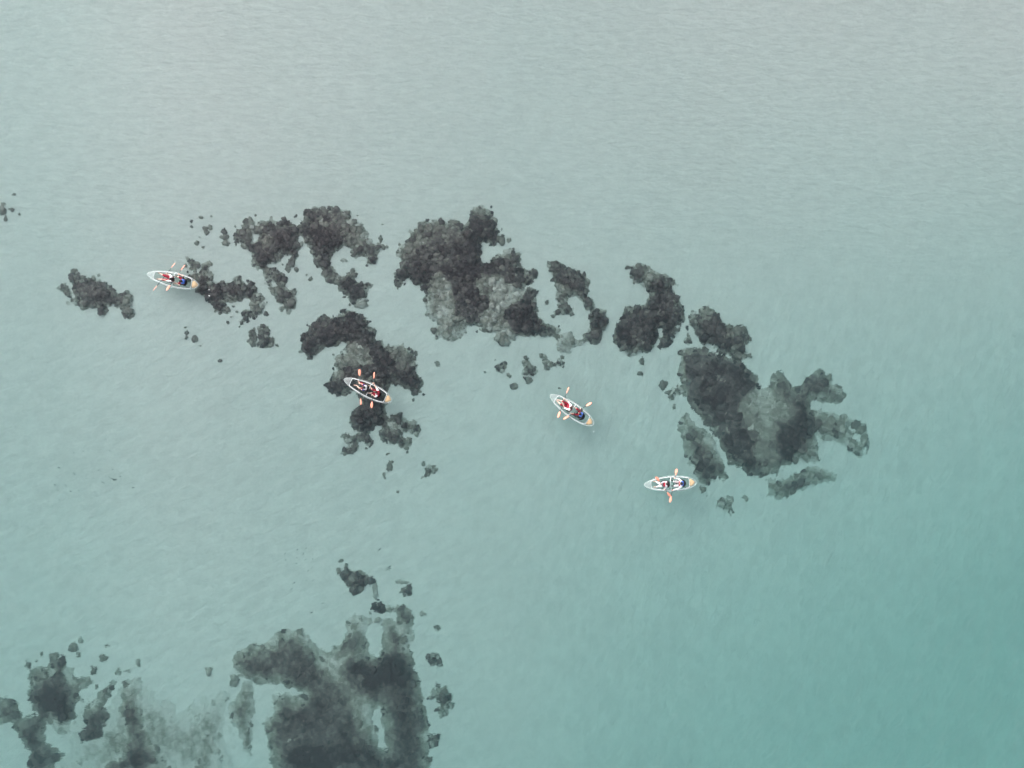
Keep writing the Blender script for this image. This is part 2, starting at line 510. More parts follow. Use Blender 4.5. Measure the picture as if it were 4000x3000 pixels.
def head_mesh(k, sub):
    bm = bmesh.new()
    bmesh.ops.create_icosphere(bm, subdivisions=sub, radius=1.0)
    off = Vector((k * 7.3, k * 3.1, k * 1.7))
    sx, sy = 0.75 + 0.5 * ((k * 37) % 10) / 10, 0.75 + 0.5 * ((k * 53) % 10) / 10
    for v in bm.verts:
        p = v.co.copy()
        f = 1 + 0.55 * mnoise.noise(p * 1.1 + off) + 0.45 * mnoise.noise(p * 2.6 + off)
        v.co = Vector((p.x * f * sx, p.y * f * sy, p.z * f * 0.7))
    me = bpy.data.meshes.new('coral_head'); bm.to_mesh(me); bm.free()
    for p in me.polygons: p.use_smooth = True
    me.materials.append(M['rock'])
    return me
HEADS = [head_mesh(k, 2) for k in range(16)]
HEADS_S = []
for k in range(12):
    m_ = head_mesh(k, 1)
    c_ = np.empty(len(m_.vertices) * 3); m_.vertices.foreach_get('co', c_)
    HEADS_S.append((c_.reshape(-1, 3), [tuple(p.vertices) for p in m_.polygons])); bpy.data.meshes.remove(m_)

def reef(c, pts, label, tone=0.18, holes=(), tones=(), rise=0.45, soft=0.0, heads=1.0, hr=(0.09, 0.27), jag=0.30, seed=0,
         name='rocky_reef', cat='reef', group='rocky reefs on the pale sand', flat=1.0):
    W = np.array([at_seabed(*crop(c, *p), rise=rise * 0.7) for p in pts])
    HW = [np.array([at_seabed(*crop(c, *p)) for p in h]) for h in holes]
    TW = [(np.array([at_seabed(*crop(c, *p), rise=rise * 0.7) for p in t[0]]), t[1]) for t in tones]
    x0, y0 = W.min(0) - 0.8; x1, y1 = W.max(0) + 0.8
    st = 0.08
    gx = np.arange(x0, x1, st); gy = np.arange(y0, y1, st)
    X, Y = np.meshgrid(gx, gy, indexing='ij'); P = np.stack([X.ravel(), Y.ravel()], 1)
    r = np.random.RandomState(100 + seed)

    def field(P):
        sd = seg_sd(P, W)
        for h in HW: sd = np.minimum(sd, -seg_sd(P, h))
        sd = sd + jag * 1.7 * fbm(P[:, 0] / 0.8 + seed, P[:, 1] / 0.8, 3) + (jag * 0.8 + .12) * fbm(P[:, 0] / 0.30, P[:, 1] / 0.30 + seed, 2) + 0.10 * fbm(P[:, 0] / 0.11, P[:, 1] / 0.11, 1)
        tn = np.full(len(P), float(tone))
        for tp, tv in TW:
            s = seg_sd(P, tp) + 0.7 * fbm(P[:, 0] / 0.9 + 40, P[:, 1] / 0.9, 3)
            k = sstep(-0.12 - soft, 0.12 + soft, s)
            tn = tn * (1 - k) + tv * k
        tn = tn + 0.55 * fbm(P[:, 0] / 1.4 + 7, P[:, 1] / 1.4 + seed, 4) + 0.30 * fbm(P[:, 0] / 0.35 + 7, P[:, 1] / 0.35 + seed, 2)
        return sd, tn
    sd, tn = field(P)
    hmax = rise * (1 - 0.55 * np.clip(tn, 0, 1))
    h = hmax * sstep(-0.1, 0.75 + soft, sd) + (0.20 * fbm(P[:, 0] / 0.45, P[:, 1] / 0.45, 4) + 0.04) * sstep(-0.1, 0.4, sd)
    h = h - 0.12 * (1 - sstep(-0.25, 0.0, sd))
    tn = tn + 0.50 * (1 - sstep(0.0, 0.38 + soft * 1.6, sd + 0.5 * fbm(P[:, 0] / 0.5 + 3, P[:, 1] / 0.5, 3)))      # sand lies over the low edges
    z = -depth(P[:, 0], P[:, 1]) + h
    keep = sd > -0.22
    idx = np.arange(len(P)).reshape(len(gx), len(gy))
    Q = np.stack([idx[:-1, :-1].ravel(), idx[1:, :-1].ravel(), idx[1:, 1:].ravel(), idx[:-1, 1:].ravel()], 1)
    Q = Q[keep[Q].all(1)]
    used = np.unique(Q); mp = -np.ones(len(P), int); mp[used] = np.arange(len(used))
    cen = W.mean(0); zc = -float(depth(*cen))
    root = empty(name, (cen[0], cen[1], zc))
    tag(root, label, cat, group)
    VV = np.stack([P[used, 0] - cen[0], P[used, 1] - cen[1], z[used] - zc], 1)
    me = mesh_np('rock_base', VV, mp[Q])
    a = me.attributes.new('tone', 'FLOAT', 'POINT'); a.data.foreach_set('value', tn[used].astype(np.float32))
    b = link_mesh('rock_base', me, M['rock'], root); b.color = (0, 0, 0, 1)
    if heads <= 0: return root
    # boulders and coral heads, packed
    sp = (hr[0] * .65 + hr[1] * .35) * 1.45
    cand = []
    yy = y0
    row = 0
    while yy < y1:
        xx = x0 + (row % 2) * sp * 0.5
        while xx < x1:
            cand.append((xx + r.uniform(-.36, .36) * sp, yy + r.uniform(-.36, .36) * sp)); xx += sp
        yy += sp * 0.87; row += 1
    C = np.array(cand); s2, t2 = field(C)
    u_ = r.rand(len(C)); ok = ((s2 > 0.0) & (u_ < heads)) | ((s2 > -0.28) & (s2 <= 0) & (u_ < (0.05 if soft == 0 else 0.0)))
    C, s2, t2 = C[ok], s2[ok], t2[ok]
    rad = hr[0] + (hr[1] - hr[0]) * r.rand(len(C)) ** 2.6
    rad = np.minimum(rad, 0.09 + np.maximum(s2, 0) * 0.8 + 0.07 * r.rand(len(C)))
    order = np.argsort(-rad)
    jg = Geo()
    for q, i in enumerate(order):
        x, y = C[i]; R = rad[i]
        t = float(np.clip(t2[i] + 0.40 * (1 - float(sstep(0, 0.30 + soft * 1.6, s2[i]))) * r.rand() + r.uniform(-0.15, 0.16) + (0.22 if r.rand() < .10 else 0), 0.0, 0.95))
        hh = rise * (1 - 0.55 * min(max(t2[i], 0), 1)) * float(sstep(-0.1, 0.75 + soft, s2[i]))
        zz = -float(depth(x, y)) + hh + R * 0.05 * flat
        mesh = HEADS[r.randint(len(HEADS))]
        if q < 300:
            o = bpy.data.objects.new('coral_head', mesh); COL.objects.link(o); o.parent = root
            o.location = (x - cen[0], y - cen[1], zz - zc)
            o.scale = (R * r.uniform(.9, 1.2), R * r.uniform(.9, 1.2), R * r.uniform(.8, 1.5) * flat)
            o.rotation_euler = (r.uniform(-.25, .25), r.uniform(-.25, .25), r.uniform(0, 6.28))
            o.color = (t, 0, 0, 1)
        else:
            vs, fcs = HEADS_S[r.randint(len(HEADS_S))]
            rz = r.uniform(0, 6.28); ca, sa = math.cos(rz), math.sin(rz)
            vv = np.stack([(vs[:, 0] * ca - vs[:, 1] * sa) * R * 1.1 + x - cen[0], (vs[:, 0] * sa + vs[:, 1] * ca) * R + y - cen[1], vs[:, 2] * R * flat + zz - zc], 1)
            jg.add(vv.tolist(), fcs)
            jg.__dict__.setdefault('t', []).extend([t] * len(vv))
    if jg.v:
        me = jg.mesh('small_coral_heads')
        a = me.attributes.new('tone', 'FLOAT', 'POINT'); a.data.foreach_set('value', np.array(jg.t, dtype=np.float32))
        b = link_mesh('small_coral_heads', me, M['rock'], root); b.color = (0, 0, 0, 1); b['kind'] = 'stuff'
    return root

reef('R2', [(265,430),(290,370),(330,365),(325,340),(360,330),(350,280),(375,245),(440,260),(465,290),(510,255),(570,265),(600,245),(650,270),(700,280),(730,255),(780,265),(785,300),(820,310),(850,320),(855,290),(880,260),(930,250),(915,200),(925,175),(965,150),(965,110),(1040,120),(1095,145),(1110,170),(1150,140),(1240,155),(1250,180),(1330,185),(1350,215),(1400,255),(1440,270),(1480,310),(1490,360),(1500,420),(1520,460),(1560,485),(1600,480),(1640,500),(1615,540),(1605,600),(1580,650),(1540,655),(1500,625),(1470,595),(1420,590),(1390,630),(1345,600),(1340,550),(1350,500),(1320,480),(1280,500),(1250,525),(1200,540),(1170,570),(1140,610),(1130,640),(1160,680),(1200,720),(1230,760),(1270,760),(1320,750),(1350,700),(1385,720),(1390,770),(1430,820),(1470,845),(1500,830),(1530,860),(1515,900),(1480,920),(1460,960),(1420,990),(1380,1020),(1330,1000),(1320,960),(1280,940),(1230,915),(1225,870),(1170,840),(1120,800),(1090,750),(1060,690),(1030,640),(1010,600),(1020,560),(980,530),(950,480),(930,430),(900,400),(870,410),(860,450),(880,480),(875,540),(870,600),(830,615),(780,600),(750,570),(720,545),(690,560),(720,610),(710,650),(680,670),(620,660),(580,680),(630,700),(660,730),(700,750),(750,760),(760,800),(720,830),(715,880),(740,910),(790,900),(835,920),(830,950),(860,1000),(840,1050),(790,1080),(775,1130),(740,1120),(730,1090),(700,1085),(740,1050),(760,1000),(730,1000),(720,1020),(680,1010),(650,960),(600,900),(560,860),(520,800),(520,760),(500,720),(460,690),(430,660),(440,600),(440,540),(400,520),(370,490),(340,480),(300,455)],
     'wide double-headed reef with two trailing arms, right of the top left kayak', tone=0.24, seed=1,
     holes=[[(430,375),(490,370),(480,410),(490,450),(450,450),(440,410)], [(610,820),(650,815),(660,860),(620,870)]],
     tones=[([(1140,160),(1340,190),(1500,330),(1520,470),(1380,520),(1280,440),(1200,330),(1130,250)], .45),
            ([(1010,240),(1080,240),(1160,300),(1130,320),(1060,290)], .85),
            ([(590,340),(700,360),(870,330),(880,450),(760,500),(640,460),(600,400)], .04),
            ([(860,330),(1000,340),(1280,430),(1290,500),(1170,560),(1010,440),(900,400)], .08),
            ([(1250,770),(1400,780),(1510,860),(1440,980),(1340,990),(1240,900)], .08),
            ([(350,250),(480,300),(500,500),(380,500),(290,420)], .38)])
reef('Z3', [(150,350),(200,320),(290,290),(330,310),(400,260),(440,240),(430,150),(500,120),(560,140),(570,190),(520,220),(510,270),(560,290),(610,340),(620,420),(600,480),(700,510),(800,490),(860,520),(960,500),(1020,470),(1010,420),(1080,380),(1150,400),(1160,460),(1200,500),(1260,550),(1280,500),(1400,520),(1400,560),(1380,590),(1420,640),(1450,700),(1510,710),(1520,780),(1535,860),(1510,930),(1520,1060),(1440,1080),(1390,1040),(1360,1100),(1290,1100),(1240,1140),(1270,1210),(1210,1200),(1160,1270),(1110,1200),(1200,1160),(1200,1060),(1230,1030),(1350,1040),(1360,960),(1340,840),(1290,820),(1200,830),(1120,880),(1060,850),(960,880),(920,800),(870,750),(830,900),(810,960),(850,1000),(840,1040),(740,1060),(650,1040),(590,970),(560,900),(500,840),(460,790),(390,740),(310,680),(270,640),(300,600),(250,500),(150,450)],
     'dark reef running right from beneath the stern of the top left kayak', tone=0.22, jag=0.2, seed=2,
     tones=[([(350,600),(560,560),(720,640),(850,700),(840,900),(830,1010),(640,1000),(520,830),(400,700)], .03), ([(900,620),(1100,600),(1300,620),(1440,720),(1400,800),(1150,800),(930,780)], .08),
            ([(150,250),(600,250),(620,440),(300,450),(150,400)], .4), ([(1360,700),(1530,720),(1520,1060),(1380,1040)], .35)])
reef('Z3', [(160,80),(230,50),(300,90),(350,130),(340,190),(290,210),(300,250),(240,270),(200,240),(200,180),(170,130)],
     'small grey rock outcrop just right of the rear paddle of the top left kayak', tone=0.32, jag=0.14, seed=3, rise=.3, hr=(.12, .2), name='rock_outcrop', cat='rock', group='small rocks on the sand')
reef('R2', [(425,1265),(455,1270),(460,1330),(465,1390),(450,1412),(420,1405),(415,1350),(412,1300)],
     'narrow upright dark rock, left one of the pair below the double reef', tone=0.2, jag=0.12, seed=4, rise=.35, hr=(.12, .2), name='rock_outcrop', cat='rock', group='small rocks on the sand')
reef('R2', [(490,1250),(520,1290),(540,1240),(580,1250),(585,1340),(640,1360),(655,1385),(620,1410),(580,1430),(520,1420),(505,1370),(490,1310)],
     'L-shaped dark rock, right one of the pair below the double reef', tone=0.2, jag=0.12, seed=5, rise=.35, hr=(.12, .2), name='rock_outcrop', cat='rock', group='small rocks on the sand')
reef('R1', [(530,750),(560,710),(600,730),(640,770),(690,780),(700,735),(730,750),(735,790),(780,810),(850,840),(890,880),(910,920),(950,900),(990,885),(1020,920),(1030,990),(1040,1080),(1000,1085),(960,1050),(930,1000),(890,1000),(850,975),(810,970),(820,1010),(800,1050),(760,1045),(750,1000),(690,1000),(640,1010),(600,960),(590,900),(560,860),(570,820),(530,790)],
     'lone grey reef at the left, leftmost of the reefs above the middle', tone=0.24, jag=0.22, seed=6, hr=(.12, .24),
     tones=[([(900,880),(1020,900),(1040,1080),(930,1000)], .36)])
reef('R1', [(440,860),(480,825),(530,830),(545,880),(540,930),(580,965),(550,950),(510,910),(490,870)],
     'thin broken strip of rock along the left side of the leftmost lone reef', tone=0.36, jag=0.2, seed=7, rise=.22, hr=(.1, .16), name='rock_outcrop', cat='rock', group='small rocks on the sand')
reef('R4', [(130,450),(160,430),(160,340),(210,290),(220,230),(260,180),(320,155),(350,180),(370,200),(410,170),(470,170),(480,140),(560,135),(620,150),(640,180),(680,210),(670,240),(730,300),(740,350),(790,360),(850,400),(880,400),(950,400),(1000,440),(1030,500),(1060,560),(1050,590),(1090,640),(1120,690),(1110,740),(1060,770),(1000,750),(950,715),(900,690),(850,690),(830,740),(820,790),(810,830),(815,900),(800,960),(850,1000),(880,1000),(870,955),(930,950),(960,990),(1000,1000),(1050,1010),(1055,1050),(1010,1090),(960,1110),(1000,1135),(1040,1160),(1030,1190),(980,1190),(930,1215),(900,1190),(870,1220),(850,1190),(800,1150),(750,1110),(745,1070),(780,1030),(740,1040),(700,1060),(650,1085),(610,1090),(600,1070),(560,1040),(530,1010),(540,960),(570,920),(600,880),(610,850),(600,800),(560,760),(500,770),(420,790),(370,740),(370,700),(400,680),(390,630),(440,600),(420,560),(410,480),(460,470),(480,420),(500,385),(470,390),(400,400),(330,400),(290,430),(290,470),(250,490),(200,500),(180,460)],
     'hook-shaped dark reef with the kayak of four level paddle blades over it', tone=0.12, seed=8,
     tones=[([(480,400),(560,370),(640,390),(690,420),(740,520),(700,550),(600,570),(520,590),(480,560),(470,480)], .55), ([(400,480),(480,480),(500,620),(480,690),(400,680)], .62),
            ([(790,360),(850,390),(950,390),(1040,500),(1065,580),(1000,570),(930,570),(880,530),(850,460)], .52), ([(200,170),(360,160),(380,260),(220,330)], .34),
            ([(740,1040),(880,950),(1060,1000),(1040,1200),(860,1220)], .35), ([(830,1010),(930,1010),(940,1060),(850,1080)], .8), ([(530,850),(640,850),(640,1080),(540,1050)], .22)])
reef('R4', [(560,1110),(620,1090),(700,1120),(720,1160),(700,1190),(650,1150),(590,1160),(530,1170),(510,1150),(470,1120),(475,1095),(530,1110)],
     'curved grey rock just below the foot of the hook-shaped reef', tone=0.34, jag=0.16, seed=9, rise=.25, hr=(.1, .2), name='rock_outcrop', cat='rock', group='small rocks on the sand')
reef('R4', [(460,1250),(480,1220),(540,1210),(570,1185),(600,1210),(560,1240),(530,1270),(480,1270)],
     'lower slanting grey rock under the curved rock below the hook-shaped reef', tone=0.36, jag=0.16, seed=10, rise=.25, hr=(.1, .18), name='rock_outcrop', cat='rock', group='small rocks on the sand')
reef('R4', [(1130,1350),(1200,1340),(1240,1370),(1270,1385),(1210,1400),(1150,1420),(1100,1430),(1150,1390)],
     'lone spiky grey rock on open sand between hook-shaped reef and lower fish school', tone=0.38, jag=0.14, seed=11, rise=.25, hr=(.1, .18), name='rock_outcrop', cat='rock', group='small rocks on the sand')
reef('R3', [(200,530),(240,480),(290,420),(330,400),(350,340),(370,290),(430,250),(500,235),(540,240),(600,230),(660,260),(700,225),(760,255),(800,290),(860,250),(880,200),(870,150),(900,120),(970,115),(1000,150),(1045,190),(1040,230),(1060,320),(1080,360),(1130,400),(1150,430),(1100,435),(1060,450),(1000,430),(960,420),(930,450),(935,540),(960,600),(1020,610),(1050,570),(1100,560),(1150,530),(1200,480),(1260,490),(1310,530),(1320,580),(1300,630),(1350,680),(1400,670),(1430,700),(1420,740),(1380,770),(1330,790),(1310,840),(1400,850),(1410,900),(1410,980),(1440,1040),(1470,1080),(1520,1110),(1590,1150),(1620,1190),(1610,1250),(1570,1250),(1540,1220),(1470,1240),(1430,1240),(1350,1255),(1280,1240),(1250,1250),(1240,1290),(1190,1310),(1130,1325),(1070,1270),(1070,1220),(1000,1230),(940,1210),(920,1170),(870,1160),(830,1160),(820,1200),(780,1200),(750,1180),(760,1230),(740,1280),(690,1295),(640,1290),(600,1250),(570,1250),(540,1190),(570,1130),(520,1110),(490,1050),(460,1010),(480,960),(470,860),(440,810),(380,790),(330,760),(320,740),(280,790),(260,830),(220,830),(195,790),(210,690),(250,650),(230,610),(250,560),(220,550)],
     'largest brown reef in the middle with pale grey-green rock along its foot', tone=0.14, seed=12,
     tones=[([(300,330),(500,230),(770,250),(880,340),(820,420),(700,440),(600,430),(420,450),(340,600),(250,680),(200,620),(220,480)], .34),
            ([(490,810),(520,740),(570,700),(620,700),(670,740),(690,840),(690,920),(720,1000),(750,1060),(830,1100),(840,1180),(760,1250),(690,1300),(600,1260),(540,1190),(460,1010),(470,860)], .60),
            ([(890,740),(950,700),(1050,700),(1130,750),(1180,810),(1290,830),(1290,920),(1200,990),(1160,1030),(1170,1130),(1250,1240),(1190,1320),(1130,1335),(1070,1270),(1060,1210),(940,1210),(920,1130),(1000,1000),(1010,920),(930,910),(900,830)], .64),
            ([(870,120),(1000,120),(1010,180),(870,200)], .55), ([(1050,500),(1200,470),(1250,500),(1100,580),(1000,610)], .55),
            ([(1000,780),(1180,820),(1200,900),(1100,980),(1040,900)], .74), ([(1400,1070),(1470,1070),(1630,1190),(1560,1260),(1450,1180)], .42),
            ([(520,960),(560,1000),(660,1020),(650,1040),(580,1030),(520,985)], .95), ([(600,640),(900,560),(960,640),(900,760),(690,760)], .04),
            ([(1160,1030),(1300,950),(1400,1000),(1400,1230),(1260,1200)], .06)])
reef('R3', [(1530,650),(1540,600),(1600,600),(1660,640),(1720,640),(1780,680),(1850,710),(1880,770),(1880,850),(1850,900),(1900,910),(1940,950),(1930,1010),(1990,1000),(2020,1020),(2000,1050),(2050,1100),(2030,1160),(1990,1200),(2000,1270),(1950,1320),(1900,1300),(1850,1280),(1860,1240),(1900,1180),(1880,1120),(1890,1060),(1860,1000),(1820,920),(1760,910),(1710,900),(1700,960),(1740,1000),(1740,1040),(1650,1060),(1580,1080),(1570,1040),(1620,1000),(1610,940),(1600,880),(1600,800),(1570,740),(1550,690)],
     'small forked reef like an upside-down V, right of the largest reef', tone=0.16, jag=0.2, seed=13, hr=(.14, .26),
     tones=[([(1600,780),(1720,770),(1720,940),(1620,950)], .48), ([(1700,640),(1720,640),(1760,720),(1680,740)], .5), ([(1930,1040),(2010,1060),(1990,1110),(1920,1100)], .42), ([(1860,1200),(2000,1210),(1960,1320),(1850,1280)], .35)])
reef('R3', [(1640,1240),(1700,1210),(1760,1270),(1830,1290),(1820,1330),(1760,1340),(1700,1380),(1650,1390),(1620,1330)],
     'pale low rock patch below the left leg of upside-down V reef', tone=0.66, jag=0.25, seed=14, rise=.18, hr=(.12, .2), name='rock_outcrop', cat='rock', group='small rocks on the sand')
for k, (pts, lab) in enumerate([
     ([(1070,1530),(1100,1490),(1150,1465),(1190,1480),(1170,1510),(1130,1540),(1080,1560)], 'leftmost of the four rocks in a row below the largest reef'),
     ([(1310,1480),(1330,1450),(1370,1490),(1430,1520),(1445,1560),(1400,1590),(1370,1580),(1310,1580),(1300,1540),(1340,1520)], 'biggest of the four rocks in a row below the largest reef, second from left'),
     ([(1460,1390),(1510,1410),(1550,1450),(1580,1490),(1550,1520),(1490,1520),(1480,1470)], 'third from left of the four rocks in a row below the largest reef'),
     ([(1600,1470),(1630,1430),(1655,1470),(1640,1505),(1600,1500)], 'small rightmost of the four rocks in a row below the largest reef')]):
    reef('R3', pts, lab, tone=0.34, jag=0.12, seed=20 + k, rise=.3, hr=(.12, .22), name='rock_outcrop', cat='rock', group='small rocks on the sand')
reef('R5', [(415,180),(410,140),(450,125),(500,130),(545,165),(590,190),(640,210),(690,240),(670,255),(640,260),(680,300),(700,350),(720,380),(705,440),(670,500),(640,540),(650,580),(600,630),(565,610),(580,570),(560,560),(540,600),(500,640),(440,650),(380,655),(330,620),(305,580),(310,500),(340,450),(380,380),(430,370),(490,370),(520,300),(480,250),(440,230),(420,210)],
     'foot-shaped dark reef with a narrow neck, third big reef from the right', tone=0.15, seed=30, jag=0.25,
     holes=[[(572,500),(590,480),(595,550),(575,565)]], tones=[([(410,130),(540,140),(560,220),(480,240)], .36), ([(380,370),(500,370),(520,420),(400,450)], .3), ([(300,600),(480,620),(460,670),(330,640)], .4)])
reef('R5', [(740,430),(800,410),(810,380),(850,370),(890,400),(910,440),(960,470),(1000,490),(1050,480),(1090,510),(1100,560),(1080,600),(1100,640),(1080,680),(1030,680),(980,650),(920,630),(900,600),(850,590),(800,560),(760,510),(740,480)],
     'ragged reef lying directly above the big rightmost reef', tone=0.18, seed=31, jag=0.3, tones=[([(800,370),(900,400),(900,460),(800,470)], .4), ([(980,500),(1100,520),(1090,680),(1000,660)], .34)])
reef('R5', [(710,575),(740,538),(765,575),(742,592)], 'small triangular dark rock in the gap left of the ragged reef', tone=0.2, seed=32, jag=0.1, rise=.3, hr=(.12, .2), name='rock_outcrop', cat='rock', group='small rocks on the sand')
reef('R5', [(700,630),(760,620),(850,610),(890,650),(950,670),(1050,690),(1100,720),(1150,780),(1170,840),(1200,860),(1230,840),(1250,790),(1290,770),(1340,820),(1380,850),(1430,790),(1480,770),(1520,745),(1590,780),(1600,830),(1640,860),(1670,890),(1650,940),(1600,940),(1540,930),(1470,920),(1470,980),(1560,990),(1640,1010),(1700,1020),(1760,1060),(1790,1110),(1800,1180),(1780,1240),(1750,1250),(1700,1220),(1650,1190),(1590,1160),(1530,1160),(1500,1130),(1500,1180),(1520,1230),(1510,1280),(1460,1300),(1400,1290),(1330,1310),(1280,1350),(1220,1370),(1150,1370),(1060,1340),(990,1300),(960,1230),(930,1180),(890,1120),(840,1070),(790,1000),(740,920),(710,850),(680,790),(680,700)],
     'big rightmost reef, a dark U with fingers reaching right', tone=0.09, seed=33, soft=0.3, jag=0.26, heads=0.45, hr=(.12, .30), flat=0.45,
     holes=[[(1690,1080),(1740,1090),(1770,1150),(1750,1190),(1710,1150)]],
     tones=[([(1060,900),(1170,860),(1290,870),(1350,930),(1380,1000),(1330,1050),(1270,1080),(1260,1180),(1300,1280),(1250,1360),(1150,1340),(1130,1250),(1140,1160),(1080,1080),(1040,1000)], .52),
            ([(1090,900),(1200,890),(1260,960),(1200,1040),(1110,1020)], .68), ([(1270,1070),(1400,1050),(1420,1150),(1370,1260),(1300,1300),(1270,1200)], .03),
            ([(1230,780),(1380,850),(1470,800),(1680,850),(1680,950),(1470,930),(1380,940),(1250,850)], .3), ([(1470,960),(1800,1040),(1800,1250),(1500,1170)], .36), ([(1420,1160),(1530,1180),(1510,1290),(1380,1300)], .5),
            ([(720,780),(800,800),(900,870),(820,900),(740,900)], .26)])
reef('R5', [(700,1030),(740,1010),(780,1060),(840,1110),(890,1170),(920,1230),(950,1300),(975,1370),(940,1390),(900,1370),(880,1420),(840,1430),(800,1410),(770,1340),(740,1270),(720,1180),(700,1110)],
     'long slanting reef beside the stern of the lower right kayak', tone=0.2, seed=34, soft=0.3, jag=0.25, heads=0.4, hr=(.12, .30), flat=0.45,
     tones=[([(780,1150),(860,1160),(930,1270),(900,1330),(840,1230)], .5), ([(740,1200),(800,1220),(860,1300),(850,1400),(790,1370)], .05), ([(700,1030),(760,1040),(780,1120),(710,1120)], .4)])
reef('R5', [(1210,1400),(1240,1390),(1260,1420),(1330,1390),(1400,1340),(1480,1320),(1540,1340),(1600,1360),(1630,1390),(1600,1410),(1500,1410),(1420,1450),(1350,1480),(1260,1510),(1210,1490)],
     'faint grey reef streak lying below the big rightmost reef', tone=0.30, seed=35, soft=0.12, jag=0.22, heads=0.3, hr=(.12, .30), rise=.35, flat=0.5)
reef('R5', [(610,880),(650,850),(710,870),(700,890),(650,900),(640,930),(620,915)], 'faint ragged rock just left of the big rightmost reef', tone=0.45, seed=36, jag=0.2, rise=.2, hr=(.1, .18), name='rock_outcrop', cat='rock', group='small rocks on the sand')
reef('R5', [(920,1510),(960,1520),(980,1490),(1000,1510),(980,1540),(1010,1580),(970,1580),(920,1550)], 'small lone rock on the sand below the stern of the lower right kayak', tone=0.36, seed=37, jag=0.12, rise=.25, hr=(.12, .2), name='rock_outcrop', cat='rock', group='small rocks on the sand')
reef('R6', [(180,1120),(210,1080),(190,1020),(220,960),(270,930),(350,950),(360,880),(390,860),(450,870),(480,920),(520,970),(530,1030),(600,1020),(670,1040),(640,1060),(600,1070),(560,1100),(560,1180),(620,1160),(630,1190),(560,1210),(530,1240),(520,1300),(490,1400),(450,1440),(400,1420),(360,1330),(330,1310),(310,1360),(320,1390),(310,1500),(400,1530),(440,1590),(400,1620),(330,1720),(180,1720),(200,1560),(150,1480),(110,1400),(60,1340),(-60,1340),(-60,1180),(70,1150),(130,1210),(150,1290),(200,1300),(250,1280),(210,1220)],
     'dark reef in the bottom left corner of the water', tone=0.04, seed=40, soft=0.5, jag=0.26, heads=0.25, hr=(.12, .30), flat=0.35,
     tones=[([(360,1330),(530,1290),(500,1450),(420,1440)], .52), ([(250,930),(360,950),(500,950),(520,1040),(230,1060)], .34), ([(200,1100),(540,1110),(500,1280),(260,1270)], -.15), ([(0,1180),(140,1200),(220,1400),(260,1700),(150,1700),(80,1340)], .1)])
reef('R6', [(800,1030),(830,1040),(790,1090),(750,1160),(740,1210),(790,1270),(800,1300),(740,1380),(740,1440),(700,1490),(640,1510),(570,1490),(560,1420),(600,1360),(570,1300),(600,1220),(640,1190),(680,1160),(740,1090)],
     'dark drop-shaped reef with a pointed top near the bottom left', tone=-0.06, seed=41, soft=0.45, jag=0.22, heads=0.25, hr=(.12, .30), flat=0.35,
     tones=[([(640,1190),(800,1020),(830,1060),(740,1210),(640,1260)], .42)])
reef('R6', [(840,1090),(900,1060),(960,1010),(1020,1010),(1030,1080),(1030,1150),(1050,1220),(1060,1330),(1100,1400),(1120,1480),(1180,1520),(1220,1600),(1240,1720),(700,1720),(740,1600),(860,1560),(880,1480),(850,1420),(870,1370),(830,1300),(830,1230),(850,1200),(830,1150)],
     'pale grey columnar reef with a dark spot, third reef from the bottom left corner', tone=0.42, seed=42, soft=0.6, jag=0.3, heads=0.12, hr=(.12, .30), flat=0.3,
     tones=[([(830,1240),(880,1210),(930,1260),(960,1330),(920,1370),(870,1340)], -.05), ([(700,1720),(860,1560),(930,1500),(1050,1550),(1070,1720)], .02)])
reef('R6', [(1290,1330),(1350,1280),(1460,1230),(1560,1150),(1600,1200),(1610,1330),(1600,1450),(1610,1560),(1560,1720),(1360,1720),(1380,1500),(1400,1420),(1300,1390)],
     'very faint pale reef patch between the columnar reefs along the bottom edge', tone=0.62, seed=43, soft=0.7, jag=0.35, heads=0.1, hr=(.12, .30), rise=.25, flat=0.3)
reef('R6', [(1130,1180),(1200,1170),(1270,1240),(1250,1280),(1180,1230)],
     'faintest little reef patch, right of the pale columnar reef with a dark spot', tone=0.75, seed=44, soft=0.4, jag=0.2, heads=0.1, hr=(.12, .30), rise=.15, flat=0.3)
reef('R6', [(560,1290),(700,1330),(800,1180),(860,1120),(1040,1090),(1130,1170),(1280,1270),(1400,1210),(1600,1120),(1650,1300),(1640,1730),(430,1730),(450,1600),(520,1430)],
     'broad thin hazy veil built as low rock joining the pale reefs along the bottom edge', tone=0.80, seed=54, soft=0.8, jag=0.9, heads=0.06, hr=(.12, .24), rise=.12, flat=.3)  # pale low mound stands in for the haze between these reefs
reef('R7', [(260,1060),(340,1050),(345,1200),(340,1400),(330,1600),(260,1560),(240,1400),(200,1350),(160,1260),(180,1200),(240,1150)],
     'narrow grey reef column standing left of the massive bottom reef', tone=0.36, seed=45, soft=0.5, jag=0.24, heads=0.15, hr=(.12, .30), flat=0.3)
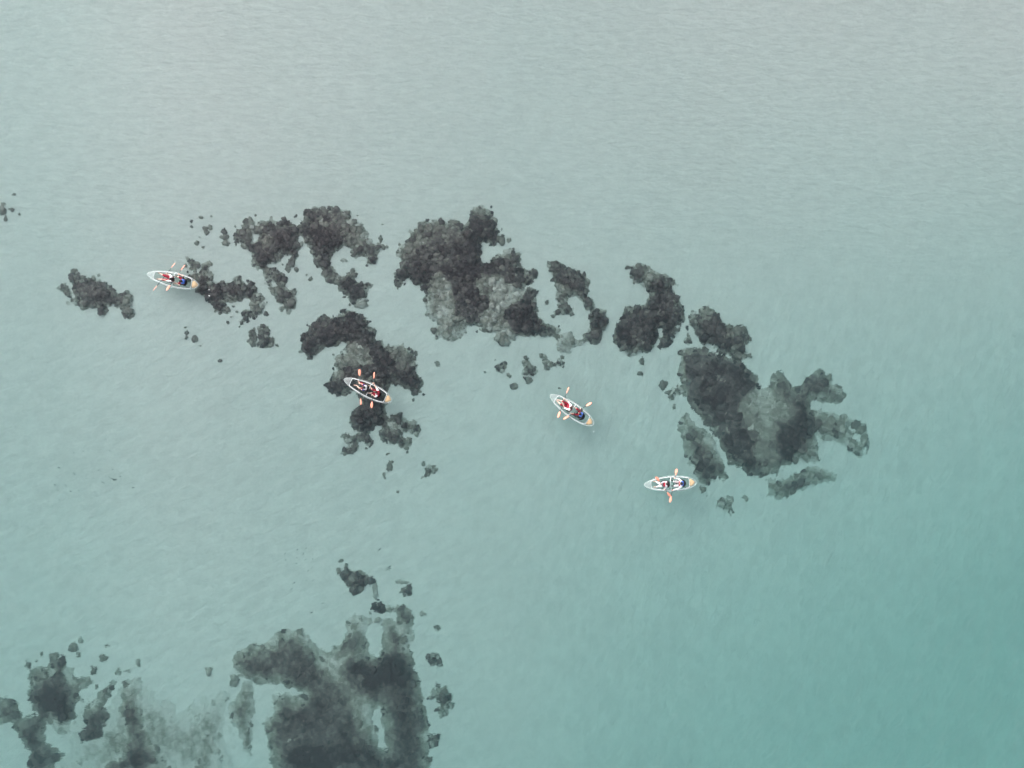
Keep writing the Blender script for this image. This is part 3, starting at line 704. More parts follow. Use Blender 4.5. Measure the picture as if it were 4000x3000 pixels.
reef('R7', [(190,950),(200,880),(260,820),(330,780),(420,790),(470,760),(490,700),(560,680),(640,690),(690,660),(730,710),(770,780),(850,840),(900,830),(940,790),(1000,760),(1010,680),(1020,590),(1080,560),(1160,590),(1190,620),(1160,670),(1170,760),(1150,800),(1180,850),(1250,860),(1270,800),(1275,640),(1300,600),(1360,620),(1390,640),(1380,570),(1370,520),(1430,500),(1500,560),(1510,620),(1470,670),(1480,780),(1490,850),(1500,940),(1550,990),(1560,1100),(1570,1250),(1600,1330),(1600,1420),(1640,1500),(1620,1600),(1620,1740),(580,1740),(460,1620),(440,1500),(410,1350),(470,1280),(470,1180),(410,1140),(530,1130),(640,1150),(700,1140),(640,1110),(540,1070),(440,1060),(340,1050),(250,1010),(200,980)],
     'massive reef at the bottom with two upright columns, largest of the lower reefs', tone=0.17, seed=46, soft=0.5, jag=0.3, heads=0.2, hr=(.12, .30), flat=0.35,
     holes=[[(1215,1250),(1255,1240),(1285,1350),(1295,1480),(1320,1530),(1280,1535),(1245,1470),(1215,1350)]],
     tones=[([(190,950),(260,800),(480,680),(740,700),(900,830),(700,1000),(400,1040)], .29), ([(820,960),(880,900),(950,830),(1050,850),(1000,950),(950,1010),(880,1000)], .62),
            ([(1010,560),(1190,590),(1180,700),(1010,740)], .55), ([(1020,1020),(1080,1080),(1180,1120),(1210,1250),(1230,1450),(1100,1450),(1060,1300),(1020,1150)], .52),
            ([(400,1120),(560,1110),(700,1350),(640,1600),(440,1600)], .34), ([(1050,920),(1120,890),(1210,920),(1270,870),(1300,830),(1480,830),(1500,1040),(1300,1070),(1200,1080),(1130,1080)], -.2),
            ([(1280,600),(1380,620),(1470,680),(1480,830),(1270,840)], .3), ([(1250,1060),(1560,1060),(1620,1700),(1350,1700)], .16), ([(580,1740),(620,1560),(720,1500),(850,1500),(900,1600),(940,1740)], -.2),
            ([(850,1100),(1000,1080),(1020,1300),(900,1350)], .18)])
reef('R7', [(980,250),(1020,220),(1050,240),(1110,260),(1160,270),(1200,320),(1160,350),(1130,380),(1070,405),(1020,360),(975,290)],
     'dark wedge-shaped rock above the columns of the massive bottom reef', tone=0.18, seed=47, jag=0.2, rise=.35, hr=(.14, .24), name='rock_outcrop', cat='rock', group='small rocks on the sand')
reef('R7', [(1190,520),(1220,465),(1290,480),(1295,530),(1250,545)], 'dark rock touching the top of the right column of the massive bottom reef', tone=0.1, seed=48, jag=0.15, rise=.35, hr=(.14, .24), name='rock_outcrop', cat='rock', group='small rocks on the sand')
reef('R7', [(1300,480),(1370,490),(1380,540),(1330,545),(1300,520)], 'pale rock linking two dark rocks above the right reef column', tone=0.6, seed=49, jag=0.15, rise=.2, hr=(.12, .2), name='rock_outcrop', cat='rock', group='small rocks on the sand')
reef('R7', [(1400,405),(1430,380),(1470,340),(1492,340),(1482,412),(1430,402)], 'small dark hooked rock upper right of the reef columns', tone=0.25, seed=50, jag=0.1, rise=.3, hr=(.12, .2), name='rock_outcrop', cat='rock', group='small rocks on the sand')
reef('R7', [(1605,860),(1650,840),(1690,870),(1705,920),(1620,930)], 'squarish rock standing clear to the right of the massive bottom reef', tone=0.28, seed=51, jag=0.14, rise=.3, hr=(.12, .22), name='rock_outcrop', cat='rock', group='small rocks on the sand')
reef('R7', [(1600,1180),(1650,1120),(1720,1090),(1770,1150),(1760,1230),(1740,1270),(1690,1280),(1650,1245),(1690,1200),(1660,1160)], 'crescent rock right of the massive bottom reef, below the squarish rock', tone=0.34, seed=52, jag=0.16, rise=.3, hr=(.12, .22), name='rock_outcrop', cat='rock', group='small rocks on the sand')
reef('R7', [(1610,1440),(1690,1410),(1700,1460),(1650,1510),(1610,1500)], 'grey rock touching the right side of the massive bottom reef near the frame edge', tone=0.4, seed=53, jag=0.16, rise=.3, soft=.1, hr=(.12, .22), name='rock_outcrop', cat='rock', group='small rocks on the sand')

# single rocks, each one lumpy mesh half sunk in the sand
G_R = 'single small rocks on the sand'
ROCKS = [
 ('Z3',900,1010,38,42,.35,'rounded rock in the notch right of the dark reef foot by the top left kayak'),
 ('Z3',1005,940,36,20,.35,'thin slanting rock under the dark reef right of the top left kayak'),
 ('Z3',1080,1040,24,18,.5,'pale pebble-like rock left of the hanging arm of the kayak-side reef'),
 ('Z3',910,1240,26,30,.35,'lone rock below the dark reef, lower left of its hanging arm'),
 ('Z3',988,1138,28,12,.5,'flat sliver of rock between dark reef foot and its hanging arm'),
 ('Z3',1625,1085,36,42,.3,'dark rock on the sand between the two arms of neighbouring reefs'),
 ('Z3',1640,870,16,18,.55,'faint tiny rock right of the hanging reef arm'),
 ('Z3',105,1340,20,18,.5,'small round rock above the stacked rocks under the top left kayak'),
 ('Z3',140,1440,40,44,.28,'upper dark rock of the stacked pair under the top left kayak'),
 ('Z3',130,1530,34,42,.36,'lower rock of the stacked pair under the top left kayak'),
 ('Z3',285,1560,46,54,.36,'round rock right of the stacked pair under the top left kayak'),
 ('R1',1500,332,12,12,.25,'upper round dark rock of the vertical two above the top left kayak'),
 ('R1',1503,370,10,9,.35,'lower round rock of the vertical two above the top left kayak'),
 ('R1',1575,295,12,9,.55,'faint small rock at the top of the scatter left of the double reef'),
 ('R1',1655,288,11,8,.55,'faint rock highest right in the scatter left of the double reef'),
 ('R1',1612,385,20,22,.38,'bigger rock in the scatter left of the double reef, upper half'),
 ('R1',1618,415,17,16,.32,'darker rock touching the lower end of the bigger scatter rock'),
 ('R1',1648,378,16,20,.45,'grey rock just right of the bigger scatter rock left of the double reef'),
 ('R1',1565,452,6,6,.4,'pinhead rock midway down the scatter left of the double reef'),
 ('R1',1545,500,18,20,.52,'pale crumbly rock low in the scatter left of the double reef'),
 ('R1',1590,532,16,11,.5,'flat pale rock lowest in the scatter left of the double reef'),
 ('R2',178,368,30,28,.2,'upper dark rock of the stack of three left of the double reef'),
 ('R2',186,418,36,26,.36,'middle grey rock of the stack of three left of the double reef'),
 ('R2',190,465,34,26,.58,'pale bottom rock of the stack of three left of the double reef'),
 ('R1',2005,283,9,7,.35,'tiny dark rock just above the top of the double reef'),
 ('R1',15,190,18,14,.45,'top rock of the cluster at the left edge of the frame'),
 ('R1',16,240,26,34,.38,'largest rock of the cluster at the left edge of the frame'),
 ('R1',70,232,9,9,.45,'small rock in the middle of the left edge cluster'),
 ('R1',95,242,14,12,.36,'round dark rock right in the left edge cluster'),
 ('R1',40,308,14,20,.3,'dark upright rock at the foot of the left edge cluster'),
 ('R1',142,276,9,8,.5,'rightmost small rock of the left edge cluster'),
 ('R1',102,122,14,9,.32,'lone dark rock above the left edge cluster'),
 ('R1',1731,1425,16,13,.32,'lone dark rock far below the top left kayak on open sand'),
 ('R1',1568,1308,10,5,.5,'flat faint rock between stacked rocks and the lone rock below the kayak'),
 ('R2',800,640,28,38,.28,'rock hanging under the left head of the double reef'),
 ('R2',772,705,20,30,.36,'small rock below the rock under the left reef head'),
 ('R2',846,718,15,20,.34,'separate rock right of the two under the left reef head'),
 ('R2',975,802,16,16,.38,'lone rock on the sand between the two arms of the double reef'),
 ('R2',938,768,10,9,.5,'tiny rock upper left of the lone rock between the reef arms'),
 ('R2',890,485,14,20,.62,'pale rock in the sand notch between the two heads'),
 ('R2',1280,630,26,18,.66,'faint pale rock in the bay of the double reef right arm'),
 ('R2',1450,1040,60,28,.66,'pale crumbled rock at the tip of the double reef right arm'),
 ('R4',660,1210,14,12,.42,'small rock between the two slanting rocks below the hook-shaped reef'),
 ('R4',840,1350,22,40,.36,'upright rock on open sand below the right foot of the hook-shaped reef'),
 ('R4',870,1312,16,8,.42,'small flat rock at the top of the upright rock on open sand'),
 ('R4',805,1430,12,18,.58,'faint rock below the upright rock on open sand'),
 ('R4',832,1250,14,9,.58,'faint rock between the hook-shaped reef and the upright rock'),
 ('R4',987,1238,8,17,.35,'thin sliver of rock right below the foot of the hook-shaped reef'),
 ('R4',1060,1100,16,16,.6,'faint round rock right of the lower part of the hook-shaped reef'),
 ('R4',915,1552,10,8,.34,'tiny dark rock below the spiky lone rock'),
 ('R4',1035,830,8,10,.35,'tiny dark rock right of the stern of the kayak over the hook-shaped reef'),
 ('R4',1220,542,18,16,.5,'small rock on the sand right of the hook-shaped reef'),
 ('R4',1825,722,26,20,.4,'lone grey rock left above the kayak on plain sand'),
 ('R4',2187,738,9,7,.36,'small black stone just above the bow of the kayak on plain sand'),
 ('R3',1365,1625,24,26,.38,'round rock under the biggest rock of the row of four'),
 ('R3',985,1555,12,10,.55,'tiny faint rock left end below the largest reef'),
 ('R3',1190,1582,20,16,.55,'faint ring-shaped rock under the leftmost rock of the row'),
 ('R3',1070,1450,12,9,.5,'small faint rock above the leftmost rock of the row'),
 ('R3',1518,950,18,20,.42,'lone round rock left of the upside-down V reef'),
 ('R3',1070,240,16,22,.55,'pale rock beside the top knob of the largest reef'),
 ('R3',1190,412,20,16,.55,'pale rock right of the neck of the largest reef'),
 ('R3',98,278,9,8,.5,'tiny faint rock on sand between double reef and largest reef'),
 ('R5',380,143,18,12,.28,'dark rock upper left of the foot-shaped reef'),
 ('R5',460,690,15,26,.36,'rock hanging below the foot-shaped reef'),
 ('R5',447,765,13,13,.4,'round rock further below the foot-shaped reef'),
 ('R5',590,838,20,26,.36,'oval rock upper left of the big rightmost reef'),
 ('R5',650,962,16,16,.6,'faint rock left of the big rightmost reef, lowest of three'),
 ('R5',1080,1505,10,13,.55,'faint tiny rock right of the lone rock below the lower right kayak'),
 ('R5',822,1452,18,18,.5,'faint rock at the lower tip of the long slanting reef'),
 ('R6',530,795,30,26,.36,'grey rock above the dark bottom left reef, larger of two'),
 ('R6',562,845,18,14,.42,'small rock touching the larger one above the dark bottom left reef'),
 ('R6',775,783,20,9,.4,'thin slanting rock highest among the bottom left rocks'),
 ('R6',740,872,26,20,.32,'dark oval rock right of the dark bottom left reef'),
 ('R6',668,965,22,30,.32,'dark upright rock between bottom left reef and the drop-shaped one'),
 ('R6',575,745,12,16,.6,'faint rock highest above the bottom left reef'),
 ('R6',295,843,12,14,.38,'small dark rock above the bottom left reef crown, left of it'),
 ('R6',200,920,20,24,.32,'leftmost dark rock above the bottom left reef'),
 ('R6',258,892,14,12,.4,'second rock from left above the bottom left reef'),
 ('R6',385,848,28,20,.38,'rock capping the crown of the bottom left reef'),
 ('R6',690,1078,14,12,.35,'dot of dark rock left of the tip of the drop-shaped reef'),
 ('R6',850,975,18,22,.55,'pale oval rock above the tip of the drop-shaped reef'),
 ('R6',905,965,22,8,.55,'flat pale rock above the pale columnar reef'),
 ('R6',993,900,16,20,.6,'faint rock high above the pale columnar reef'),
 ('R6',1500,965,24,32,.52,'pale lone rock left of the massive bottom reef'),
 ('R6',575,1625,20,12,.55,'faint rock at the bottom edge beside the bottom left reef'),
 ('R7',205,1030,32,44,.5,'pale ringed rock at the left shoulder of the massive bottom reef'),
 ('R7',978,166,20,12,.35,'rock above the wedge-shaped rock, leftmost'),
 ('R7',1020,200,11,14,.42,'tiny rock touching the top of the wedge-shaped rock'),
 ('R7',1226,380,18,48,.58,'pale upright rock right below the wedge-shaped rock'),
 ('R7',1240,602,25,20,.5,'grey rock between the two upright columns'),
 ('R7',1420,322,42,14,.58,'pale flat rock above the small dark hooked rock'),
 ('R7',1672,656,22,14,.3,'small dark rock right of the columns, above the squarish rock'),
 ('R7',1575,556,20,14,.58,'faint rock right of the top of the right column'),
]
def rock(c, x, y, rx, ry, tone, label, k):
    s = CROPS[c][2] / PPM
    a, b = rx * s * 1.05, ry * s * 1.05
    tone = min(tone + (0.16 if c in ('R6', 'R7') else 0.09), .75)
    p = at_seabed(*crop(c, x, y), rise=0.12)
    bm = bmesh.new(); bmesh.ops.create_icosphere(bm, subdivisions=3, radius=1.0)
    off = Vector((k * 3.7, k * 1.9, 4.4)); h = min(0.28, 0.5 * min(a, b) + 0.06)
    for v in bm.verts:
        q = v.co.copy(); ns = Vector((q.x * a, q.y * b, q.z * h)) * 3.2
        f = 1.05 + 0.55 * mnoise.noise(ns * 0.9 + off) + 0.50 * mnoise.noise(ns * 2.4 + off) + 0.25 * mnoise.noise(ns * 6 + off)
        v.co = Vector((q.x * a * f, q.y * b * f, q.z * h * f))
    me = bpy.data.meshes.new('seabed_rock'); bm.to_mesh(me); bm.free()
    for q in me.polygons: q.use_smooth = True
    o = link_mesh('seabed_rock', me, M['rock'], loc=(p[0], p[1], -float(depth(*p)) + 0.02)); o.color = (tone, 0, 0, 1)
    tag(o, label, 'rock', G_R)
for k, r in enumerate(ROCKS): rock(*r, k)

# ---------------------------------------------------------------- fish
def fish_mesh(bend):
    g = Geo(); n = 9
    xs = np.linspace(0.5, -0.36, n); w = [0.004, .045, .066, .072, .066, .054, .04, .026, .014]
    pts = [(x, bend * (x - 0.1) ** 2, 0) for x in xs]
    tube(g, pts, [q for q in w], 8, squash=1.15)
    ty = bend * 0.46 ** 2; yy = bend * 0.6 ** 2
    g.add([(-.34, ty, .014), (-.34, ty, -.014), (-.5, yy + .012, .10), (-.44, yy, 0), (-.5, yy + .012, -.10),
           (-.34, ty + .008, .014), (-.34, ty + .008, -.014), (-.5, yy + .02, .10), (-.44, yy + .008, 0), (-.5, yy + .02, -.10)],
          [(0, 2, 3), (0, 3, 1), (1, 3, 4), (5, 8, 7), (5, 6, 8), (6, 9, 8), (0, 5, 7, 2), (1, 4, 9, 6)])
    for sgn in (1, -1):
        g.add([(.2, .05 * sgn + bend * .01, -.01), (.08, .15 * sgn, -.03), (.1, .05 * sgn, -.01)], [(0, 1, 2)])
        g.add([(.15, 0, .06), (-.1, 0, .06), (-.02, 0.004 * sgn, .11)], [(0, 1, 2)])
    return g.mesh('fish')
FM = [fish_mesh(b) for b in (0.0, 0.25, -0.3, 0.7)]
for m_ in FM: m_.materials.append(M['fish'])
def fish(c, x, y, ang, L, lab, k, grp=None, mi=None):
    p = at_seabed(*crop(c, x, y), rise=1.0)
    o = bpy.data.objects.new('fish', FM[mi if mi is not None else k % 3]); COL.objects.link(o)
    o.location = (p[0], p[1], -float(depth(*p)) + 0.55); o.rotation_euler = (0, 0, math.radians(ang)); o.scale = (L, L, L)
    tag(o, lab, 'fish', grp)
LA = 'slim dark fish of the loose school left of the wedge-shaped rock'
LB = 'slim dark fish of the thin school at the left below the middle'
A = [(570,378,35,60),(695,365,40,50),(390,428,40,50),(662,437,40,46),(575,503,40,44),(405,518,35,40),(557,573,35,52),(690,520,30,40),(435,600,35,36),(725,680,50,50),(782,640,55,50),(805,450,75,40),(800,510,75,36),(520,850,35,60),(800,822,40,44),(708,832,50,40),(485,952,32,62)]
B = [(448,292,-8,56),(655,75,-20,34),(1020,328,-10,42),(1228,322,-15,52),(668,380,-40,54),(850,452,-15,66),(1330,420,10,42),(1085,510,-25,66),(385,547,-15,52),(540,548,-30,58),(620,632,-25,66),(425,610,-10,40),(440,632,-10,30),(740,625,-20,36),(965,640,-10,40),(1875,520,-5,46),(445,755,-20,48),(1180,50,-20,50),(805,52,10,40)]
for k, (x, y, a, L) in enumerate(A): fish('F1', x, y, a, L * .2712 / PPM, LA, k, 'fish of the lower school')
for k, (x, y, a, L) in enumerate(B): fish('F2', x, y, a + 180, L * .2712 / PPM, LB, k, 'fish of the left school')
fish('F1', 945, 1158, 18, .34, 'single fish just right of the lower school, above the massive reef', 0)
fish('F1', 765, 1290, 12, .36, 'single fish closest above the left shoulder of the massive bottom reef', 1)
fish('F1', 1762, 383, 52, .42, 'largest straight fish, alone above right of the wedge-shaped rock', 0)
fish('F1', 1885, 628, 28, .50, 'upper fish of the close pair right of the wedge-shaped rock', 1)
fish('F1', 1895, 655, 12, .46, 'lower fish of the close pair right of the wedge-shaped rock', 2)
fish('F2', 1215, 458, -12, .62, 'largest curved fish in the thin school at the left', 3, mi=3)
fish('F2', 1520, 580, 185, .3, 'fish curled back at the right end of the thin left school', 1, mi=3)

# ---------------------------------------------------------------- kayaks
KAY = {'K1': (676.9, 1092.8, 167.2), 'K2': (1438.4, 1523.6, 155.2), 'K3': (2233.0, 1600.6, 145.4), 'K4': (2617.6, 1888.9, 182.8)}
OUT = [(-1.69, 0), (-1.68, .06), (-1.64, .125), (-1.5, .235), (-1.2, .36), (-.81, .445), (-.3, .49), (0, .495), (.4, .462), (.757, .40), (1.22, .300), (1.5, .185), (1.64, .105), (1.68, .05), (1.69, 0)]
def halfw(x):
    return float(np.interp(x, [p[0] for p in OUT], [p[1] for p in OUT]))
def sheer(x): return 0.24 + 0.05 * (x / 1.69) ** 2
STX = [-1.69 + 3.38 * (0.5 - 0.5 * math.cos(math.pi * i / 36)) for i in range(37)]

def smooth_closed(P, n=4):
    P = [np.array(p, float) for p in P]
    for _ in range(n):
        Q = []
        for a, b in zip(P, P[1:] + P[:1]):
            Q += [a * .75 + b * .25, a * .25 + b * .75]
        P = Q
    return P

def kayak(kid, label):
    px, py, yaw = KAY[kid]
    p = at_surface(px, py, 0.2)
    root = empty('clear_kayak', (p[0], p[1], 0.0), math.radians(yaw))
    tag(root, label, 'kayak', 'transparent two-seat kayaks')
    # hull: an open shell with thickness
    g = Geo(); K = 9
    def section(x, off):
        w = max(halfw(x) - off, 0.004); zt = sheer(x)
        rise = 0.5 * (abs(x) / 1.69) ** 5 * 0.30
        zb = -0.075 + off + rise
        pr = [(1, zt), (.965, zt * .75 + zb * .25), (.90, zt * .45 + zb * .55), (.78, zt * .15 + zb * .85), (.55, zb + .004), (.2, zb)]
        row = [(x, -w * a, z) for a, z in pr] + [(x, w * a, z) for a, z in reversed(pr)]
        return row
    vs = []; fs = []
    n = 12
    xs_ = STX[1:-1]
    for x in xs_: vs += section(x, 0)
    b = len(vs)
    for x in xs_: vs += section(x, 0.012)
    for i in range(len(xs_) - 1):
        for k in range(n - 1):
            a = i * n + k
            fs.append((a, a + 1, a + n + 1, a + n)); fs.append((b + a, b + a + n, b + a + n + 1, b + a + 1))
    for i in range(len(xs_) - 1):
        for k in (0, n - 1):
            a = i * n + k; fs.append((a, a + n, b + a + n, b + a))
    for i in (0, len(xs_) - 1):
        for o_ in (0, b): fs.append(tuple(o_ + i * n + k for k in range(n)))
    g.add(vs, fs)
    link_mesh('hull', g.mesh('hull'), M['hull'], root)
    # gunwale rim
    g = Geo()
    pts = [(x, halfw(x), sheer(x)) for x in STX] + [(x, -halfw(x), sheer(x)) for x in reversed(STX[1:-1])]
    pts = [tuple(q) for q in smooth_closed(pts, 1)]
    tube(g, pts, 0.018, 8, closed=True)
    link_mesh('gunwale_rim', g.mesh('rim'), M['rim'], root)
    # side deck strip, bow deck, stern deck (clear sheets with a slight crown)
    FR = [(1.24, -.20), (1.20, -.255), (1.12, -.285), (.757, -.345), (.4, -.395), (0, -.425), (-.4, -.42), (-.8, -.385), (-1.08, -.335), (-1.18, -.31), (-1.235, -.25)]
    fr = FR + [(x, -y) for x, y in reversed(FR)]
    fr3 = [(x, y, sheer(x) + 0.015) for x, y in fr]
    def strip(name, sgn):
        g = Geo(); vs = []; fs = []
        XX = np.linspace(-1.15, 1.15, 24)
        inn = sorted([(x, -y) for x, y in FR])
        for x in XX:
            yi = float(np.interp(x, [q[0] for q in inn], [q[1] for q in inn])); yo = halfw(x)
            z = sheer(x) + 0.006
            vs += [(x, sgn * yi, z), (x, sgn * yo, z), (x, sgn * yo, z - .008), (x, sgn * yi, z - .008)]
        for i in range(23):
            for k in range(4):
                fs.append((i * 4 + k, i * 4 + (k + 1) % 4, (i + 1) * 4 + (k + 1) % 4, (i + 1) * 4 + k))
        g.add(vs, fs); link_mesh(name, g.mesh(name), M['deck'], root)
    strip('side_deck', 1); strip('side_deck', -1)
    def deck(name, xa, xb, mat):
        g = Geo(); vs = []; fs = []
        NX, NY = 12, 9
        for lay in (0, 1):
            for i in range(NX):
                x = xa + (xb - xa) * i / (NX - 1); w = halfw(x) - .004
                for j in range(NY):
                    t = -1 + 2 * j / (NY - 1)
                    vs.append((x, w * t, sheer(x) + 0.055 * (1 - t * t) * min(1, w / .3) - 0.006 * lay))
        for lay in (0, 1):
            for i in range(NX - 1):
                for j in range(NY - 1):
                    a = lay * NX * NY + i * NY + j; fs.append((a, a + 1, a + NY + 1, a + NY))
        g.add(vs, fs); link_mesh(name, g.mesh(name), mat, root)
    deck('bow_deck', 1.24, 1.665, M['deck'])
    deck('stern_deck', -1.22, -1.665, M['hull'])
    # white cockpit frame and thwart
    g = Geo()
    tube(g, [tuple(q) for q in smooth_closed(fr3, 2)], 0.0175, 8, closed=True)
    link_mesh('cockpit_frame', g.mesh('frame'), M['white'], root)
    g = Geo(); tube(g, [(-.03, -.425, .255), (-.03, 0, .262), (-.03, .425, .255)], 0.019, 8)
    link_mesh('thwart', g.mesh('thwart'), M['white'], root)
    # tan buoyancy cushion in the stern, under the clear deck
    g = Geo(); N = 22; out_ = []
    tri = [(-1.26, -.25), (-1.26, .25), (-1.42, .20), (-1.53, .11), (-1.61, 0), (-1.53, -.11), (-1.42, -.20)]
    ring = smooth_closed([(x, y, 0) for x, y in tri], 2); nr = len(ring); cx = -1.40
    layers = [(1.0, .03), (1.0, .19), (.94, .235), (.7, .262), (.35, .275)]
    vs = []; fs = []
    for f, z in layers: vs += [(cx + (q[0] - cx) * f, q[1] * f, z + 0.02) for q in ring]
    for i in range(len(layers) - 1):
        for k in range(nr):
            fs.append((i * nr + k, i * nr + (k + 1) % nr, (i + 1) * nr + (k + 1) % nr, (i + 1) * nr + k))
    vs.append((cx, 0, .298)); 
    for k in range(nr): fs.append(((len(layers) - 1) * nr + k, (len(layers) - 1) * nr + (k + 1) % nr, len(vs) - 1))
    fs.append(tuple(reversed(range(nr))))
    g.add(vs, fs); link_mesh('stern_cushion', g.mesh('cushion'), M['cushion'], root)
    # two seats
    return root

def seat(root, x):
    """black padded seat with curved backrest and side straps, hip centre at local x"""
    g = Geo()
    ball(g, (x + .04, 0, .045), (.23, .21, .045), 16, 8)
    s = link_mesh('seat', g.mesh('seat'), M['black'], root)
    g = Geo()
    vs = []; fs = []; NA, NZ = 13, 5
    for lay in (0, 1):
        for i in range(NA):
            a = math.radians(-78 + 156 * i / (NA - 1))
            for j in range(NZ):
                t = j / (NZ - 1); R = .235 + .03 * lay + .0 * t; lean = .10 * t
                zt = .08 + (.36 - .16 * abs(math.sin(a)) ** 2) * t
                vs.append((x + .04 - lean - math.cos(a) * R, math.sin(a) * (R + .0), zt))
    for lay in (0, 1):
        for i in range(NA - 1):
            for j in range(NZ - 1):
                a = lay * NA * NZ + i * NZ + j; q = (a, a + 1, a + NZ + 1, a + NZ)
                fs.append(q if lay else tuple(reversed(q)))
    for i in range(NA - 1):
        for j in (0, NZ - 1):
            a = i * NZ + j; b = a + NA * NZ; fs.append((a, a + NZ, b + NZ, b))
    for i in (0, NA - 1):
        for j in range(NZ - 1):
            a = i * NZ + j; b = a + NA * NZ; fs.append((a, a + 1, b + 1, b))
    g.add(vs, fs); link_mesh('backrest', g.mesh('backrest'), M['black'], s)
    for sg in (1, -1):
        g = Geo(); tube(g, [(x - .18, sg * .16, .30), (x - .30, sg * .28, .26), (x - .36, sg * .36, .24)], .009, 6)
        link_mesh('strap', g.mesh('strap'), M['black'], s)
        g = Geo(); tube(g, [(x + .05, sg * .23, .22), (x + .20, sg * .33, .22), (x + .30, sg * .38, .24)], .009, 6)
        link_mesh('strap', g.mesh('strap'), M['black'], s)

KR = {}
KR['K1'] = kayak('K1', 'clear kayak at the top left, its stern over the start of a dark reef')
KR['K2'] = kayak('K2', 'clear kayak lying over the dark hook-shaped reef')
KR['K3'] = kayak('K3', 'most steeply angled clear kayak, alone over plain sand in the middle')
KR['K4'] = kayak('K4', 'nearly level clear kayak at the lower right beside the slanting reef')

def world_at(kid, x, y, z):
    w = at_surface(*crop(kid, x, y), z); return Vector((w[0], w[1], z))
def to_local(root, v):
    return Matrix.Rotation(-root.rotation_euler.z, 3, 'Z') @ (v - Vector(root.location))

# ---------------------------------------------------------------- paddles
def paddle(kid, a, b, za, zb, wa, wb, label, len_blade=.47):
    """a, b: the measured blade tips; wa, wb: the width each blade shows from above"""
    A_, B_ = world_at(kid, *a, za), world_at(kid, *b, zb)
    mid = (A_ + B_) / 2; d = (B_ - A_).normalized(); L = (B_ - A_).length
    root = empty('paddle', mid, math.atan2(d.y, d.x))
    tag(root, label, 'paddle', 'orange bladed paddles')
    R = Matrix.Rotation(-math.atan2(d.y, d.x), 3, 'Z')
    loc = lambda p: R @ (p - mid)
    dl = R @ d; up = Vector((0, 0, 1)); sd = up.cross(dl).normalized(); up2 = dl.cross(sd).normalized()
    g = Geo(); hl = L / 2 - len_blade * .72
    tube(g, [dl * (-hl), dl * (-hl * .3), dl * (hl * .3), dl * hl], [.018, .018, .018, .018], 10)
    link_mesh('shaft', g.mesh('shaft'), M['shaft'], root)
    for sgn, w in ((-1, wa), (1, wb)):
        full = .185; roll = math.acos(max(0.2, min(1.0, w / full)))
        s = sd * math.cos(roll) + up2 * math.sin(roll); nrm = dl.cross(s).normalized()
        prof = [(0, .018), (.10, .026), (.22, .055), (.38, .082), (.58, .0925), (.76, .089), (.90, .068), (.97, .042), (1, .012)]
        vs = []; fs = []
        x0 = L / 2 - len_blade
        for t, hw in prof:
            c = dl * sgn * (x0 + len_blade * t)
            cup = .018 * math.sin(math.pi * t)
            for q in (-1, -.5, 0, .5, 1):
                e = c + s * q * hw + nrm * (cup * (1 - q * q) + (.010 if q == 0 else 0) * (1 - t))
                vs.append(e + nrm * .005)
            for q in (1, .5, 0, -.5, -1):
                e = c + s * q * hw + nrm * cup * (1 - q * q)
                vs.append(e - nrm * .004)
        for i in range(len(prof) - 1):
            for k in range(10):
                fs.append((i * 10 + k, i * 10 + (k + 1) % 10, (i + 1) * 10 + (k + 1) % 10, (i + 1) * 10 + k))
        fs.append(tuple(range(10))); fs.append(tuple(reversed(range((len(prof) - 1) * 10, len(prof) * 10))))
        g = Geo(); g.add(vs, fs); link_mesh('blade', g.mesh('blade'), M['blade'], root)
    return A_, B_

paddle('K1', (1150, 305), (405, 1245), .18, .30, .10, .085, 'narrow-looking paddle held by the front rower of the top left kayak')
paddle('K1', (1462, 385), (850, 1228), .42, .36, .11, .17, 'paddle of the rear rower in the blue-backed vest, top left kayak')
paddle('K2', (775, 205), (828, 1492), .42, .36, .185, .13, 'left paddle of the kayak over the hook-shaped reef')
paddle('K2', (1310, 308), (1212, 1600), .42, .30, .12, .175, 'right paddle of the kayak over the hook-shaped reef')
paddle('K3', (845, 180), (495, 1170), .30, .42, .07, .16, 'paddle across the red lap of the front rower, middle kayak')
paddle('K3', (1585, 688), (668, 1222), .42, .34, .14, .12, 'paddle held slantwise by the rear rower of the middle kayak')
paddle('K4', (610, 440), (1110, 1120), .60, .18, .17, .15, 'paddle slanting down over the bow of the lower right kayak')
paddle('K4', (1310, 180), (1078, 1298), .52, .30, .14, .13, 'upright-looking paddle of the rear rower in the lower right kayak')

